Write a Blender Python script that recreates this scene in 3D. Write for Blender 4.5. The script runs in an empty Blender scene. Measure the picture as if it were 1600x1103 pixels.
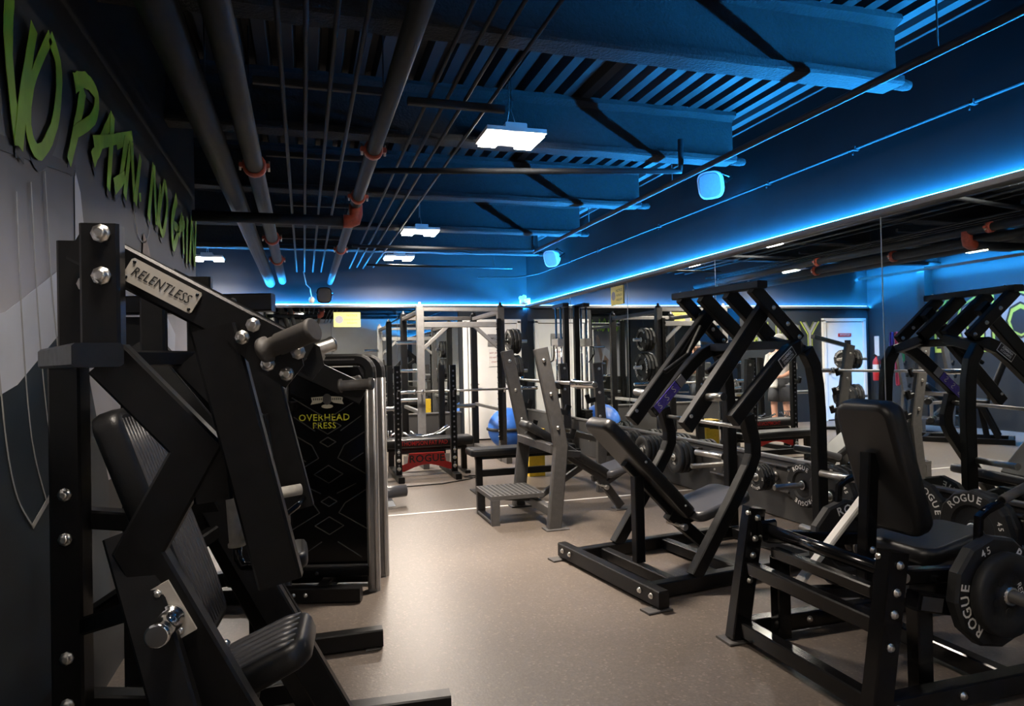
import bpy, math, random
from mathutils import Vector as V, Matrix
random.seed(7)
sc = bpy.context.scene
COL = sc.collection
PI = math.pi

# ------------------------------------------------------------------ camera
cam_data = bpy.data.cameras.new('camera')
cam = bpy.data.objects.new('camera', cam_data)
COL.objects.link(cam)
cam_data.sensor_width = 36.0
cam_data.lens = 1067.0 / 1600.0 * 36.0
cam_data.clip_start = 0.05
CAM_RIGHT = V((0.9561, -0.2913, -0.0219))
CAM_FWD = V((0.2922, 0.9562, 0.0118))
CAM_UP = CAM_RIGHT.cross(CAM_FWD).normalized()
CAM_FWD = CAM_UP.cross(CAM_RIGHT).normalized()
mw = Matrix((CAM_RIGHT, CAM_UP, -CAM_FWD)).transposed().to_4x4()
mw.translation = (0, 0, 1.4)
cam.matrix_world = mw
sc.camera = cam

# ------------------------------------------------------------------ world, exposure
world = bpy.data.worlds.new('world')
sc.world = world
world.use_nodes = True
world.node_tree.nodes['Background'].inputs[0].default_value = (0.5, 0.6, 0.8, 1)
world.node_tree.nodes['Background'].inputs[1].default_value = 0.0
sc.view_settings.view_transform = 'Standard'
sc.view_settings.look = 'None'
sc.view_settings.gamma = 1.0
sc.view_settings.use_curve_mapping = False
sc.view_settings.exposure = 0.0
LAMP_POWER = 95.0         # watts of each high-bay lamp
LED_POWER = 2600.0         # emission strength of the blue tape light
LED_COLOR = (0.020, 0.35, 1.0)
sc.cycles.max_bounces = 10
sc.cycles.glossy_bounces = 6
sc.cycles.sample_clamp_indirect = 6.0
sc.cycles.blur_glossy = 0.5

# ------------------------------------------------------------------ materials
MATS = {}
def mat(name, col, rough=0.5, metal=0.0, spec=0.5, noise=0.0, nscale=60.0, bump=0.0, bscale=200.0, emit=None, estr=0.0, coat=0.0, rvar=0.0):
    m = bpy.data.materials.new(name); m.use_nodes = True
    nt = m.node_tree; b = nt.nodes['Principled BSDF']
    b.inputs['Base Color'].default_value = (*col, 1)
    b.inputs['Roughness'].default_value = rough
    b.inputs['Metallic'].default_value = metal
    b.inputs['Specular IOR Level'].default_value = spec
    b.inputs['Coat Weight'].default_value = coat
    tc = nt.nodes.new('ShaderNodeTexCoord')
    if noise > 0 or rvar > 0:
        n = nt.nodes.new('ShaderNodeTexNoise'); n.inputs['Scale'].default_value = nscale; n.inputs['Detail'].default_value = 4
        nt.links.new(tc.outputs['Object'], n.inputs['Vector'])
        if noise > 0:
            r = nt.nodes.new('ShaderNodeValToRGB')
            r.color_ramp.elements[0].position = 0.3; r.color_ramp.elements[1].position = 0.7
            r.color_ramp.elements[0].color = (*[max(0, c * (1 - noise)) for c in col], 1)
            r.color_ramp.elements[1].color = (*[min(1, c * (1 + noise)) for c in col], 1)
            nt.links.new(n.outputs['Fac'], r.inputs['Fac']); nt.links.new(r.outputs['Color'], b.inputs['Base Color'])
        if rvar > 0:
            mr = nt.nodes.new('ShaderNodeMapRange'); mr.inputs['To Min'].default_value = max(0, rough - rvar); mr.inputs['To Max'].default_value = min(1, rough + rvar)
            nt.links.new(n.outputs['Fac'], mr.inputs['Value']); nt.links.new(mr.outputs['Result'], b.inputs['Roughness'])
    if bump > 0:
        n2 = nt.nodes.new('ShaderNodeTexNoise'); n2.inputs['Scale'].default_value = bscale; n2.inputs['Detail'].default_value = 3
        bp = nt.nodes.new('ShaderNodeBump'); bp.inputs['Strength'].default_value = bump; bp.inputs['Distance'].default_value = 0.01
        nt.links.new(tc.outputs['Object'], n2.inputs['Vector']); nt.links.new(n2.outputs['Fac'], bp.inputs['Height']); nt.links.new(bp.outputs['Normal'], b.inputs['Normal'])
    if emit:
        b.inputs['Emission Color'].default_value = (*emit, 1); b.inputs['Emission Strength'].default_value = estr
    MATS[name] = m
    return m
mat('black_steel', (0.0040, 0.0040, 0.0043), 0.37, 0.0, 0.30, noise=0.25, nscale=25, rvar=0.08, bump=0.05, bscale=500)
mat('black_gloss', (0.004, 0.004, 0.0045), 0.17, 0.0, 0.4, rvar=0.04, nscale=15)
mat('grey_steel', (0.055, 0.052, 0.050), 0.45, 0.0, 0.5, noise=0.15, nscale=25)
mat('silver_paint', (0.36, 0.35, 0.34), 0.38, 0.55, 0.5, noise=0.08, nscale=20)
mat('brushed', (0.62, 0.61, 0.59), 0.33, 1.0, noise=0.08, nscale=40, rvar=0.08)
mat('plate_alu', (0.50, 0.47, 0.42), 0.42, 0.35, noise=0.06, nscale=40)
mat('chrome', (0.82, 0.82, 0.82), 0.14, 1.0, noise=0.05, nscale=30)
mat('zinc', (0.70, 0.68, 0.64), 0.28, 1.0, noise=0.1, nscale=80)
mat('vinyl', (0.008, 0.008, 0.0085), 0.38, 0.0, 0.4, bump=0.08, bscale=350, noise=0.1, nscale=20)
mat('vinyl_grey', (0.05, 0.05, 0.055), 0.33, 0.0, 0.5, bump=0.08, bscale=350)
mat('rubber', (0.011, 0.011, 0.011), 0.6, 0.0, 0.4, bump=0.1, bscale=300, noise=0.2, nscale=30)
mat('grip_grey', (0.42, 0.40, 0.35), 0.55, 0.0, 0.4, noise=0.12, nscale=60)
mat('grip_dark', (0.06, 0.055, 0.05), 0.6, noise=0.15, nscale=50)
mat('white_paint', (0.72, 0.70, 0.66), 0.5, noise=0.04, nscale=6)
mat('white_print', (0.78, 0.76, 0.72), 0.55, noise=0.05, nscale=40)
mat('cream_print', (0.52, 0.48, 0.36), 0.55, noise=0.08, nscale=40)
mat('grey_print', (0.25, 0.25, 0.27), 0.55, noise=0.05, nscale=40)
mat('black_print', (0.01, 0.01, 0.01), 0.5, noise=0.1, nscale=40)
mat('yellow_print', (0.62, 0.58, 0.03), 0.55, noise=0.08, nscale=40)
mat('lime_print', (0.42, 0.50, 0.08), 0.55, noise=0.08, nscale=30)
mat('green_paint', (0.22, 0.42, 0.015), 0.55, noise=0.25, nscale=6)
mat('red_paint', (0.45, 0.015, 0.012), 0.4, noise=0.1, nscale=30)
mat('red_print', (0.30, 0.012, 0.014), 0.5, noise=0.1, nscale=40)
mat('orange_iron', (0.33, 0.055, 0.025), 0.5, noise=0.25, nscale=40)
mat('blue_vinyl', (0.03, 0.13, 0.48), 0.35, noise=0.08, nscale=10)
mat('purple_print', (0.10, 0.07, 0.42), 0.45, noise=0.3, nscale=60)
mat('dull_steel', (0.30, 0.29, 0.27), 0.42, 1.0, noise=0.1, nscale=40)
mat('pipe_paint', (0.013, 0.015, 0.018), 0.6, 0.0, 0.2, noise=0.2, nscale=12)
mat('yellow_sign', (0.72, 0.62, 0.16), 0.55, noise=0.05, nscale=30)
mat('yellow_plastic', (0.65, 0.42, 0.02), 0.45, noise=0.1, nscale=30)
mat('skin', (0.55, 0.30, 0.21), 0.55, noise=0.08, nscale=20)
mat('shirt_grey', (0.42, 0.42, 0.41), 0.85, noise=0.12, nscale=60, bump=0.1, bscale=80)
mat('shorts_dark', (0.05, 0.052, 0.06), 0.85, noise=0.12, nscale=60)
mat('hair_brown', (0.09, 0.035, 0.02), 0.6, noise=0.3, nscale=80)
mat('towel_white', (0.8, 0.79, 0.76), 0.9, bump=0.3, bscale=250, noise=0.03, nscale=50)
mat('wood_orange', (0.42, 0.20, 0.03), 0.5, noise=0.2, nscale=20)
mat('green_band', (0.02, 0.16, 0.06), 0.55, noise=0.15, nscale=30)
mat('red_band', (0.42, 0.04, 0.07), 0.55, noise=0.15, nscale=30)
mat('purple_band', (0.05, 0.02, 0.12), 0.55, noise=0.15, nscale=30)
mat('sky_panel', (0.62, 0.66, 0.72), 0.5, noise=0.1, nscale=8)

# ------------------------------------------------------------------ mesh builder
def frame(d, up=(0, 0, 1)):
    d = V(d).normalized(); up = V(up)
    if abs(d.dot(up.normalized())) > 0.995: up = V((1, 0, 0)) if abs(d.x) < 0.9 else V((0, 1, 0))
    s = d.cross(up).normalized(); u = s.cross(d).normalized()
    return d, s, u
class MB:
    def __init__(self): self.v = []; self.f = []; self.sm = []
    def add(self, vs, fs, smooth=False):
        n = len(self.v); self.v += [V(p) for p in vs]; self.f += [tuple(i + n for i in q) for q in fs]; self.sm += [smooth] * len(fs); return self
    def loft(self, rings, smooth=False, closed=True, caps=True):
        n = len(rings[0]); vs = [p for r in rings for p in r]; fs = []
        for i in range(len(rings) - 1):
            for j in range(n if closed else n - 1):
                a = i * n + j; b = i * n + (j + 1) % n; fs.append((a, b, b + n, a + n))
        self.add(vs, fs, smooth)
        if caps:
            k = len(self.v) - len(vs)
            self.f.append(tuple(k + j for j in range(n))[::-1]); self.f.append(tuple(k + (len(rings) - 1) * n + j for j in range(n))); self.sm += [False, False]
        return self
    def path(self, pts, w, h, up=(0, 0, 1), ch=0.006):
        """rectangular tube swept along a polyline with mitred joints; w sideways, h along up"""
        pts = [V(p) for p in pts]; ch = min(ch, w * 0.3, h * 0.3); rings = []
        a, b = w / 2, h / 2
        prof = [(-a + ch, -b), (a - ch, -b), (a, -b + ch), (a, b - ch), (a - ch, b), (-a + ch, b), (-a, b - ch), (-a, -b + ch)]
        n = len(pts); side = None
        for i, p in enumerate(pts):
            d0 = (pts[i] - pts[i - 1]).normalized() if i > 0 else (pts[1] - pts[0]).normalized()
            d1 = (pts[i + 1] - pts[i]).normalized() if i < n - 1 else d0
            _, s, u = frame(d0, up)
            t = (d0 + d1).normalized()
            ring = []
            for (x, y) in prof:
                q = s * x + u * y
                # project along d0 on the mitre plane through p with normal t
                q = q - d0 * (q.dot(t) / max(0.2, d0.dot(t)))
                ring.append(p + q)
            rings.append(ring)
        return self.loft(rings)
    def beam(self, p0, p1, w, h, up=(0, 0, 1), ch=0.006): return self.path([p0, p1], w, h, up, ch)
    def tube(self, pts, r, n=12, up=(0, 0, 1)):
        pts = [V(p) for p in pts]; rings = []; m = len(pts); rr = r if isinstance(r, (list, tuple)) else [r] * m
        s = None
        for i, p in enumerate(pts):
            d0 = (pts[i] - pts[i - 1]).normalized() if i > 0 else (pts[1] - pts[0]).normalized()
            d1 = (pts[i + 1] - pts[i]).normalized() if i < m - 1 else d0
            t = (d0 + d1).normalized()
            if s is None: _, s, u = frame(t, up)
            else:
                s = (s - t * s.dot(t)).normalized(); u = s.cross(t).normalized()
            k = 1.0 / max(0.5, d0.dot(t))
            rings.append([p + (s * math.cos(2 * PI * j / n) + u * math.sin(2 * PI * j / n)) * rr[i] for j in range(n)])
        return self.loft(rings, True)
    def cyl(self, p0, p1, r, n=16, r1=None): return self.tube([p0, p1], [r, r if r1 is None else r1], n)
    def lathe(self, o, ax, prof, n=24, smooth=True, caps=True):
        """prof: list of (distance along the axis, radius)"""
        d, s, u = frame(ax); o = V(o)
        rings = [[o + d * a + (s * math.cos(2 * PI * j / n) + u * math.sin(2 * PI * j / n)) * r for j in range(n)] for a, r in prof]
        return self.loft(rings, smooth, caps=caps)
    def box(self, c, sx, sy, sz, rz=0.0, ch=0.004):
        c = V(c); d = V((math.cos(rz), math.sin(rz), 0))
        return self.beam(c - d * sx / 2, c + d * sx / 2, sy, sz, (0, 0, 1), ch)
    def prism(self, poly, nrm):
        """poly: 3-D outline; nrm: extrusion vector"""
        nrm = V(nrm); a = [V(p) for p in poly]; b = [p + nrm for p in a]; n = len(a)
        return self.add(a + b, [tuple(range(n))[::-1], tuple(range(n, 2 * n))] + [(i, (i + 1) % n, n + (i + 1) % n, n + i) for i in range(n)])
    def pad(self, p0, p1, w, th, up=(0, 0, 1), r=0.05, er=0.02, seg=5, taper=1.0):
        """upholstered cushion from p0 to p1 along its length: rounded corners in plan, rounded edges"""
        p0, p1 = V(p0), V(p1); d, s, u = frame(p1 - p0, up); L = (p1 - p0).length
        def outline(off):
            pts = []
            rad = max(r - off, 0.004)
            for (cx, cy, a0) in ((1, 1, 0), (0, 1, PI / 2), (0, -1, PI), (1, -1, 3 * PI / 2)):
                ww = w * (taper if cx == 1 else 1.0)
                x = (L - r) if cx else r; y = cy * (ww / 2 - r)
                for k in range(seg + 1):
                    a = a0 + PI / 2 * k / seg
                    pts.append((x + rad * math.cos(a), y + rad * math.sin(a)))
            return pts
        rings = []
        for (off, z) in ((er, -th / 2), (er * 0.3, -th / 2 + er * 0.3), (0, -th / 2 + er), (0, th / 2 - er), (er * 0.3, th / 2 - er * 0.3), (er, th / 2)):
            rings.append([p0 + d * x + s * y + u * z for x, y in outline(off)])
        return self.loft(rings, True)
    def build(self, name, m, parent=None, loc=None):
        me = bpy.data.meshes.new(name)
        o = V(loc) if loc is not None else (V(parent.get('_o', (0, 0, 0))) if parent is not None else V((0, 0, 0)))
        me.from_pydata([tuple(p - o) for p in self.v], [], self.f)
        me.polygons.foreach_set('use_smooth', self.sm); me.update()
        ob = bpy.data.objects.new(name, me); me.materials.append(MATS[m] if isinstance(m, str) else m)
        COL.objects.link(ob)
        if parent is not None:
            ob.parent = parent
        else: ob.location = o
        ORIG[ob.name] = o
        return ob
ORIG = {}
def sub(mb, name, m, part):
    """sub-part: its parent is a part mesh whose own origin is known"""
    me_o = ORIG[part.name]
    ob = mb.build(name, m, None, me_o); ob.parent = part; ob.location = (0, 0, 0)
    return ob
def thing(name, label, cat, loc=(0, 0, 0), group=None):
    o = bpy.data.objects.new(name, None); COL.objects.link(o); o.location = loc
    o.empty_display_size = 0.1
    o['label'] = label; o['category'] = cat
    if group: o['group'] = group
    ORIG[o.name] = V(loc)
    return o
def part(mb, name, m, root):
    ob = mb.build(name, m, None, ORIG[root.name]); ob.parent = root; ob.location = (0, 0, 0)
    return ob
def tag(o, label, cat, group=None):
    o['label'] = label; o['category'] = cat
    if group: o['group'] = group
    return o
def single(mb, name, m, label, cat, loc, group=None): return tag(mb.build(name, m, None, loc), label, cat, group)
def struct(mb, name, m, loc=(0, 0, 0)):
    o = mb.build(name, m, None, loc); o['kind'] = 'structure'; return o
def copy_tree(o, parent=None):
    c = o.copy(); COL.objects.link(c)
    ORIG[c.name] = ORIG.get(o.name, V((0, 0, 0)))
    if parent is not None: c.parent = parent
    for ch in list(o.children): copy_tree(ch, c)
    return c
# bolts: shared hexagon heads with a washer
_bolt = {}
def bolt(root, p, nrm, r=0.011, m='zinc', name='bolt'):
    key = (round(r, 4), m)
    if key not in _bolt:
        b = MB(); b.lathe((0, 0, 0), (0, 0, 1), [(0, r * 1.35), (r * 0.25, r * 1.3), (r * 0.25, r), (r * 0.9, r * 0.85), (r * 1.05, r * 0.5)], 8)
        me = bpy.data.meshes.new('bolt'); me.from_pydata([tuple(q) for q in b.v], [], b.f); me.polygons.foreach_set('use_smooth', b.sm); me.materials.append(MATS[m]); _bolt[key] = me
    ob = bpy.data.objects.new(name, _bolt[key]); COL.objects.link(ob); ob.parent = root
    ob.location = V(p) - ORIG[root.name]; ob.rotation_mode = 'QUATERNION'; ob.rotation_quaternion = V(nrm).to_track_quat('Z', 'Y')
    return ob
# flat lettering
_txt = {}
def text_geo(s, bold=0.0, space=1.0):
    key = (s, bold, space)
    if key not in _txt:
        cu = bpy.data.curves.new('t', 'FONT'); cu.body = s; cu.align_x = 'CENTER'; cu.align_y = 'CENTER'; cu.offset = bold; cu.space_character = space; cu.resolution_u = 2
        ob = bpy.data.objects.new('t', cu); COL.objects.link(ob)
        me = bpy.data.meshes.new_from_object(ob)
        _txt[key] = ([tuple(v.co) for v in me.vertices], [tuple(p.vertices) for p in me.polygons])
        bpy.data.objects.remove(ob); bpy.data.curves.remove(cu); bpy.data.meshes.remove(me)
    return _txt[key]
def text(mb, s, o, right, up, size, bold=0.0, space=1.0, xs=1.0, shear=0.0):
    vs, fs = text_geo(s, bold, space); o, right, up = V(o), V(right).normalized(), V(up).normalized()
    mb.add([o + right * ((x + shear * y) * size * xs) + up * (y * size) for x, y, z in vs], fs); return mb
def arc_text(mb, s, o, ax, up, rad, size, a0, da, bold=0.02, inward=False):
    """letters set round a circle, a0 start angle, da per letter"""
    d = V(ax).normalized(); up = V(up); up = (up - d * up.dot(d)).normalized(); rt = up.cross(d).normalized(); o = V(o)
    for i, ch in enumerate(s):
        a = a0 - da * i
        out = rt * math.cos(a) + up * math.sin(a); tan = rt * math.sin(a) - up * math.cos(a)
        text(mb, ch, o + out * rad, tan, out, size, bold)
    return mb

# ================================================================== ROOM
XR, XM, XL, YB, YC, YF = 3.92, -0.86, -3.85, 11.85, 6.27, -3.2   # right wall, mural wall, rear left wall, back wall, mural corner, front wall
ZC, ZB = 3.47, 3.05      # deck, beam underside
ZM0, ZM1 = 0.53, 2.36    # mirror bottom, mirror top

def node_mat(name):
    m = bpy.data.materials.new(name); m.use_nodes = True; MATS[name] = m
    return m, m.node_tree, m.node_tree.nodes['Principled BSDF']
# speckled rubber flooring
m, nt, b = node_mat('rubber_floor')
tc = nt.nodes.new('ShaderNodeTexCoord')
vo = nt.nodes.new('ShaderNodeTexVoronoi'); vo.inputs['Scale'].default_value = 95
r = nt.nodes.new('ShaderNodeValToRGB'); r.color_ramp.interpolation = 'CONSTANT'
nt.links.new(tc.outputs['Object'], vo.inputs['Vector']); 
sep = nt.nodes.new('ShaderNodeSeparateColor'); nt.links.new(vo.outputs['Color'], sep.inputs['Color']); nt.links.new(sep.outputs['Red'], r.inputs['Fac'])
e = r.color_ramp.elements; e[0].color = (0.138, 0.113, 0.093, 1); e[1].position = 0.80; e[1].color = (0.155, 0.127, 0.104, 1)
q = e.new(0.95); q.color = (0.21, 0.172, 0.14, 1); q = e.new(0.4); q.color = (0.122, 0.099, 0.081, 1)
n = nt.nodes.new('ShaderNodeTexNoise'); n.inputs['Scale'].default_value = 0.9; n.inputs['Detail'].default_value = 5
nt.links.new(tc.outputs['Object'], n.inputs['Vector'])
mx = nt.nodes.new('ShaderNodeMix'); mx.data_type = 'RGBA'; mx.blend_type = 'MULTIPLY'; mx.inputs['Factor'].default_value = 0.55
nt.links.new(r.outputs['Color'], mx.inputs[6]); nt.links.new(n.outputs['Fac'], mx.inputs[7])
r2 = nt.nodes.new('ShaderNodeMapRange'); r2.inputs['To Min'].default_value = 0.34; r2.inputs['To Max'].default_value = 0.47
nt.links.new(n.outputs['Fac'], r2.inputs['Value']); nt.links.new(r2.outputs['Result'], b.inputs['Roughness'])
gm = nt.nodes.new('ShaderNodeBrightContrast'); gm.inputs['Bright'].default_value = 0.0
nt.links.new(mx.outputs[2], gm.inputs['Color']); nt.links.new(gm.outputs['Color'], b.inputs['Base Color'])
bp = nt.nodes.new('ShaderNodeBump'); bp.inputs['Strength'].default_value = 0.15; bp.inputs['Distance'].default_value = 0.002
nt.links.new(vo.outputs['Distance'], bp.inputs['Height']); nt.links.new(bp.outputs['Normal'], b.inputs['Normal'])
# mirror glass
m, nt, b = node_mat('mirror_glass')
b.inputs['Base Color'].default_value = (0.80, 0.84, 0.83, 1); b.inputs['Metallic'].default_value = 1; b.inputs['Roughness'].default_value = 0.012
mat('wall_paint_back', (0.012, 0.015, 0.019), 0.5, 0.0, 0.4, noise=0.1, nscale=3)
mat('wall_paint', (0.0085, 0.010, 0.0125), 0.6, 0.0, 0.15, noise=0.12, nscale=3, bump=0.05, bscale=120)
mat('wall_low', (0.03, 0.029, 0.028), 0.5, noise=0.1, nscale=6)
mat('wall_white', (0.70, 0.69, 0.66), 0.6, noise=0.04, nscale=3)
mat('deck_paint', (0.0090, 0.0105, 0.0125), 0.65, noise=0.15, nscale=8)
mat('fireproof', (0.0075, 0.0087, 0.0105), 0.9, noise=0.25, nscale=30, bump=0.8, bscale=55)
mat('door_paint', (0.80, 0.79, 0.75), 0.42, noise=0.03, nscale=4)
mat('channel', (0.16, 0.155, 0.15), 0.4, 0.6, noise=0.1, nscale=20)
mat('mural_dark', (0.006, 0.0065, 0.008), 0.5, noise=0.2, nscale=4)
mat('mural_teal', (0.010, 0.022, 0.034), 0.5, noise=0.3, nscale=4)
mat('mural_grey', (0.34, 0.335, 0.345), 0.5, noise=0.12, nscale=2.5)
m, nt, b = node_mat('mural_fade')   # backdrop of the mural: grey that fades into black at its upper edge
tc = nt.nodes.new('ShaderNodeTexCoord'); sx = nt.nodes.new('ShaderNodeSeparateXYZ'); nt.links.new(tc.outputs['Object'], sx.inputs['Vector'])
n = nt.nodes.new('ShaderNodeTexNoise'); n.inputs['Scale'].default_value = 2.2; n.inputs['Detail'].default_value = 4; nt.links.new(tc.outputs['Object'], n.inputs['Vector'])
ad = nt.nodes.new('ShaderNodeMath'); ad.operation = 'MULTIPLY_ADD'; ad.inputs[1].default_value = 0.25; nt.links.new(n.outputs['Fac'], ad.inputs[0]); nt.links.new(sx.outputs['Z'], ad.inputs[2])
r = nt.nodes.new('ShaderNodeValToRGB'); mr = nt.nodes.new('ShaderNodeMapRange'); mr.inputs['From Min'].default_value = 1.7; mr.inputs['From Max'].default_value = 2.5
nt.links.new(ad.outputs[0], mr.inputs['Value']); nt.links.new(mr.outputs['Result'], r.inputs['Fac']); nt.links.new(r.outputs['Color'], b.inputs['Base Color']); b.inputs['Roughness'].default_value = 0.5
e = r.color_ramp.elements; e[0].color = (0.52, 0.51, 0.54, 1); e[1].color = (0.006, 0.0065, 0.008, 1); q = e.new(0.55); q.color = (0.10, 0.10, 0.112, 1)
mat('mural_light', (0.62, 0.65, 0.72), 0.5, noise=0.1, nscale=2.5)
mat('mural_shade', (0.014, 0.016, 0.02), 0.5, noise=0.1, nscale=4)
mat('mural_line', (0.38, 0.38, 0.37), 0.5, noise=0.1, nscale=30)
mat('mural_tan', (0.30, 0.20, 0.15), 0.5, noise=0.3, nscale=30)

s = MB(); s.box(((XL + XR) / 2, (YF + YB) / 2, -0.05), XR - XL + 0.4, YB - YF + 0.4, 0.1, 0, 0.001); struct(s, 'floor', 'rubber_floor')
s = MB(); s.beam((-0.85, 6.37, 0.0015), (XR - 0.02, 6.37, 0.0015), 0.03, 0.003, (0, 0, 1), 0.0005)
o = struct(s, 'trim_1', 'white_paint'); o['label'] = 'thin white line taped across the floor'
# corrugated deck
s = MB(); prof = []
x = XL - 0.1
while x < XR + 0.1:
    prof += [(x, ZC), (x + 0.075, ZC), (x + 0.095, ZC + 0.075), (x + 0.14, ZC + 0.075)]; x += 0.16
s.add([(a, YF - 0.1, z) for a, z in prof] + [(a, YB + 0.1, z) for a, z in prof], [(i, i + 1, i + 1 + len(prof), i + len(prof)) for i in range(len(prof) - 1)])
s.box(((XL + XR) / 2, (YF + YB) / 2, ZC + 0.16), XR - XL + 0.4, YB - YF + 0.4, 0.08)
struct(s, 'ceiling', 'deck_paint')
# fireproofed I-beams across the room
for i, y in enumerate((-1.72, -0.02, 1.66, 3.36, 5.05, 6.76, 8.45, 10.15)):
    s = MB(); x0 = XL; x1 = 3.55; n = 40
    def fz(a, k): return random.uniform(-0.006, 0.006)
    rings = []
    for j in range(n + 1):
        xx = x0 + (x1 - x0) * j / n
        pr = [(-0.09, ZB + 0.012), (-0.075, ZB), (0.075, ZB), (0.09, ZB + 0.012), (0.09, ZB + 0.045), (0.03, ZB + 0.07), (0.025, ZC - 0.06), (0.09, ZC - 0.03), (0.09, ZC + 0.004), (-0.09, ZC + 0.004), (-0.09, ZC - 0.03), (-0.025, ZC - 0.06), (-0.03, ZB + 0.07), (-0.09, ZB + 0.045)]
        rings.append([(xx, y + a + fz(0, 0), z + fz(0, 0)) for a, z in pr])
    s.loft(rings, False)
    # rounded flange end running on towards the wall
    s.lathe((x1 - 0.01, y, ZB + 0.03), (1, 0, 0), [(0, 0.034), (0.10, 0.036), (0.14, 0.028), (0.155, 0.008)], 10)
    o = struct(s, 'ceiling_beam', 'fireproof'); o['label'] = 'fireproofed steel beam crossing under the corrugated deck'
# right wall with mirror panels
s = MB(); s.box((XR + 0.06, (YF + YB) / 2, ZC / 2), 0.12, YB - YF + 0.2, ZC + 0.1, 0, 0.001); wr = struct(s, 'wall_right', 'wall_paint')
ys = [-2.05, -0.1, 1.87, 3.83, 5.86, 7.78, 9.70, 11.80]
for a, c in zip(ys[:-1], ys[1:]):
    s = MB(); s.beam((XR - 0.008, a + 0.002, (ZM0 + ZM1) / 2), (XR - 0.008, c - 0.002, (ZM0 + ZM1) / 2), 0.012, ZM1 - ZM0, (0, 0, 1), 0.002); sub(s, 'mirror_panel', 'mirror_glass', wr)
for y in ys[1:-1]:
    s = MB(); s.beam((XR - 0.0155, y, ZM0), (XR - 0.0155, y, ZM1), 0.003, 0.006, (0, 1, 0), 0.001); sub(s, 'mirror_seam', 'brushed', wr)
s = MB(); s.box((XR - 0.012, (YF + YB) / 2, 0.26), 0.024, YB - YF, 0.50, 0, 0.001); sub(s, 'dado_panel', 'wall_low', wr)
s = MB(); s.beam((XR - 0.02, YF, ZM0 - 0.012), (XR - 0.02, YB, ZM0 - 0.012), 0.05, 0.03); sub(s, 'ledge', 'channel', wr)
s = MB(); s.beam((XR - 0.035, YF, ZM1 + 0.008), (XR - 0.035, YB - 0.02, ZM1 + 0.008), 0.07, 0.012); sub(s, 'mirror_channel', 'channel', wr)
# back wall
s = MB(); s.box(((XL + XR) / 2, YB + 0.06, ZC / 2), XR - XL + 0.3, 0.12, ZC + 0.1, 0, 0.001); wb = struct(s, 'wall_back', 'wall_paint_back')
for a, c in ((-0.62, 0.45), (0.45, 1.55), (1.55, 2.62)):
    s = MB(); s.beam((a + 0.002, YB - 0.008, (ZM0 + ZM1) / 2), (c - 0.002, YB - 0.008, (ZM0 + ZM1) / 2), 0.012, ZM1 - ZM0, (0, 0, 1), 0.002); sub(s, 'mirror_panel', 'mirror_glass', wb)
s = MB(); s.box((1.0, YB - 0.012, 0.26), 3.26, 0.024, 0.50, 0, 0.001); sub(s, 'dado_panel', 'wall_low', wb)
s = MB(); s.beam((-0.64, YB - 0.02, ZM0 - 0.012), (2.64, YB - 0.02, ZM0 - 0.012), 0.05, 0.03); sub(s, 'ledge', 'channel', wb)
s = MB(); s.beam((XL, YB - 0.035, ZM1 + 0.008), (XR - 0.07, YB - 0.035, ZM1 + 0.008), 0.07, 0.012); sub(s, 'mirror_channel', 'channel', wb)
# remaining walls
s = MB(); s.box((XM - 0.06, (YF + YC) / 2, ZC / 2), 0.12, YC - YF, ZC + 0.1, 0, 0.001); wl = struct(s, 'wall_left', 'mural_dark')
s = MB(); s.box(((XL + XM) / 2 - 0.06, YC - 0.06, ZC / 2), XM - XL, 0.12, ZC + 0.1, 0, 0.001); struct(s, 'wall_return', 'wall_paint')
s = MB(); s.box((XL - 0.06, (YC + YB) / 2, ZC / 2), 0.12, YB - YC + 0.3, ZC + 0.1, 0, 0.001); ws = struct(s, 'wall_left_rear', 'wall_paint_back')
s = MB(); s.box(((XM + XR) / 2, YF - 0.06, ZC / 2), XR - XM + 0.3, 0.12, ZC + 0.1, 0, 0.001); struct(s, 'wall_front', 'wall_white')
s = MB(); s.box((XL + 0.1, 10.33, ZC / 2), 0.2, 0.16, ZC, 0, 0.008); o = struct(s, 'trim_2', 'mural_dark'); o['label'] = 'black square column on the rear left wall'
# doors in the back wall
def door(n, x0, x1, handle_side):
    d = thing('door_%d' % n, '', '', ((x0 + x1) / 2, YB, 0)); del d['label']; del d['category']; d['kind'] = 'structure'
    z1 = 2.12
    s = MB()
    for x in (x0, x1): s.beam((x, YB - 0.03, 0), (x, YB - 0.03, z1), 0.07, 0.07)
    s.beam((x0 - 0.035, YB - 0.03, z1), (x1 + 0.035, YB - 0.03, z1), 0.07, 0.07); part(s, 'door_frame', 'door_paint', d)
    s = MB(); s.box(((x0 + x1) / 2, YB - 0.02, z1 / 2 - 0.01), x1 - x0 - 0.08, 0.04, z1 - 0.07, 0, 0.004); lf = part(s, 'door_leaf', 'door_paint', d)
    hx = x0 + 0.11 if handle_side < 0 else x1 - 0.11
    s = MB(); s.lathe((hx, YB - 0.04, 1.0), (0, -1, 0), [(0, 0.032), (0.012, 0.03), (0.012, 0.012), (0.05, 0.011)], 12); s.tube([(hx, YB - 0.085, 1.0), (hx - handle_side * 0.12, YB - 0.085, 1.0)], 0.010, 8); sub(s, 'handle', 'brushed', lf)
    return d
d1 = door(1, 2.74, 3.74, -1); d2 = door(2, -3.70, -2.66, 1)

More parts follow.
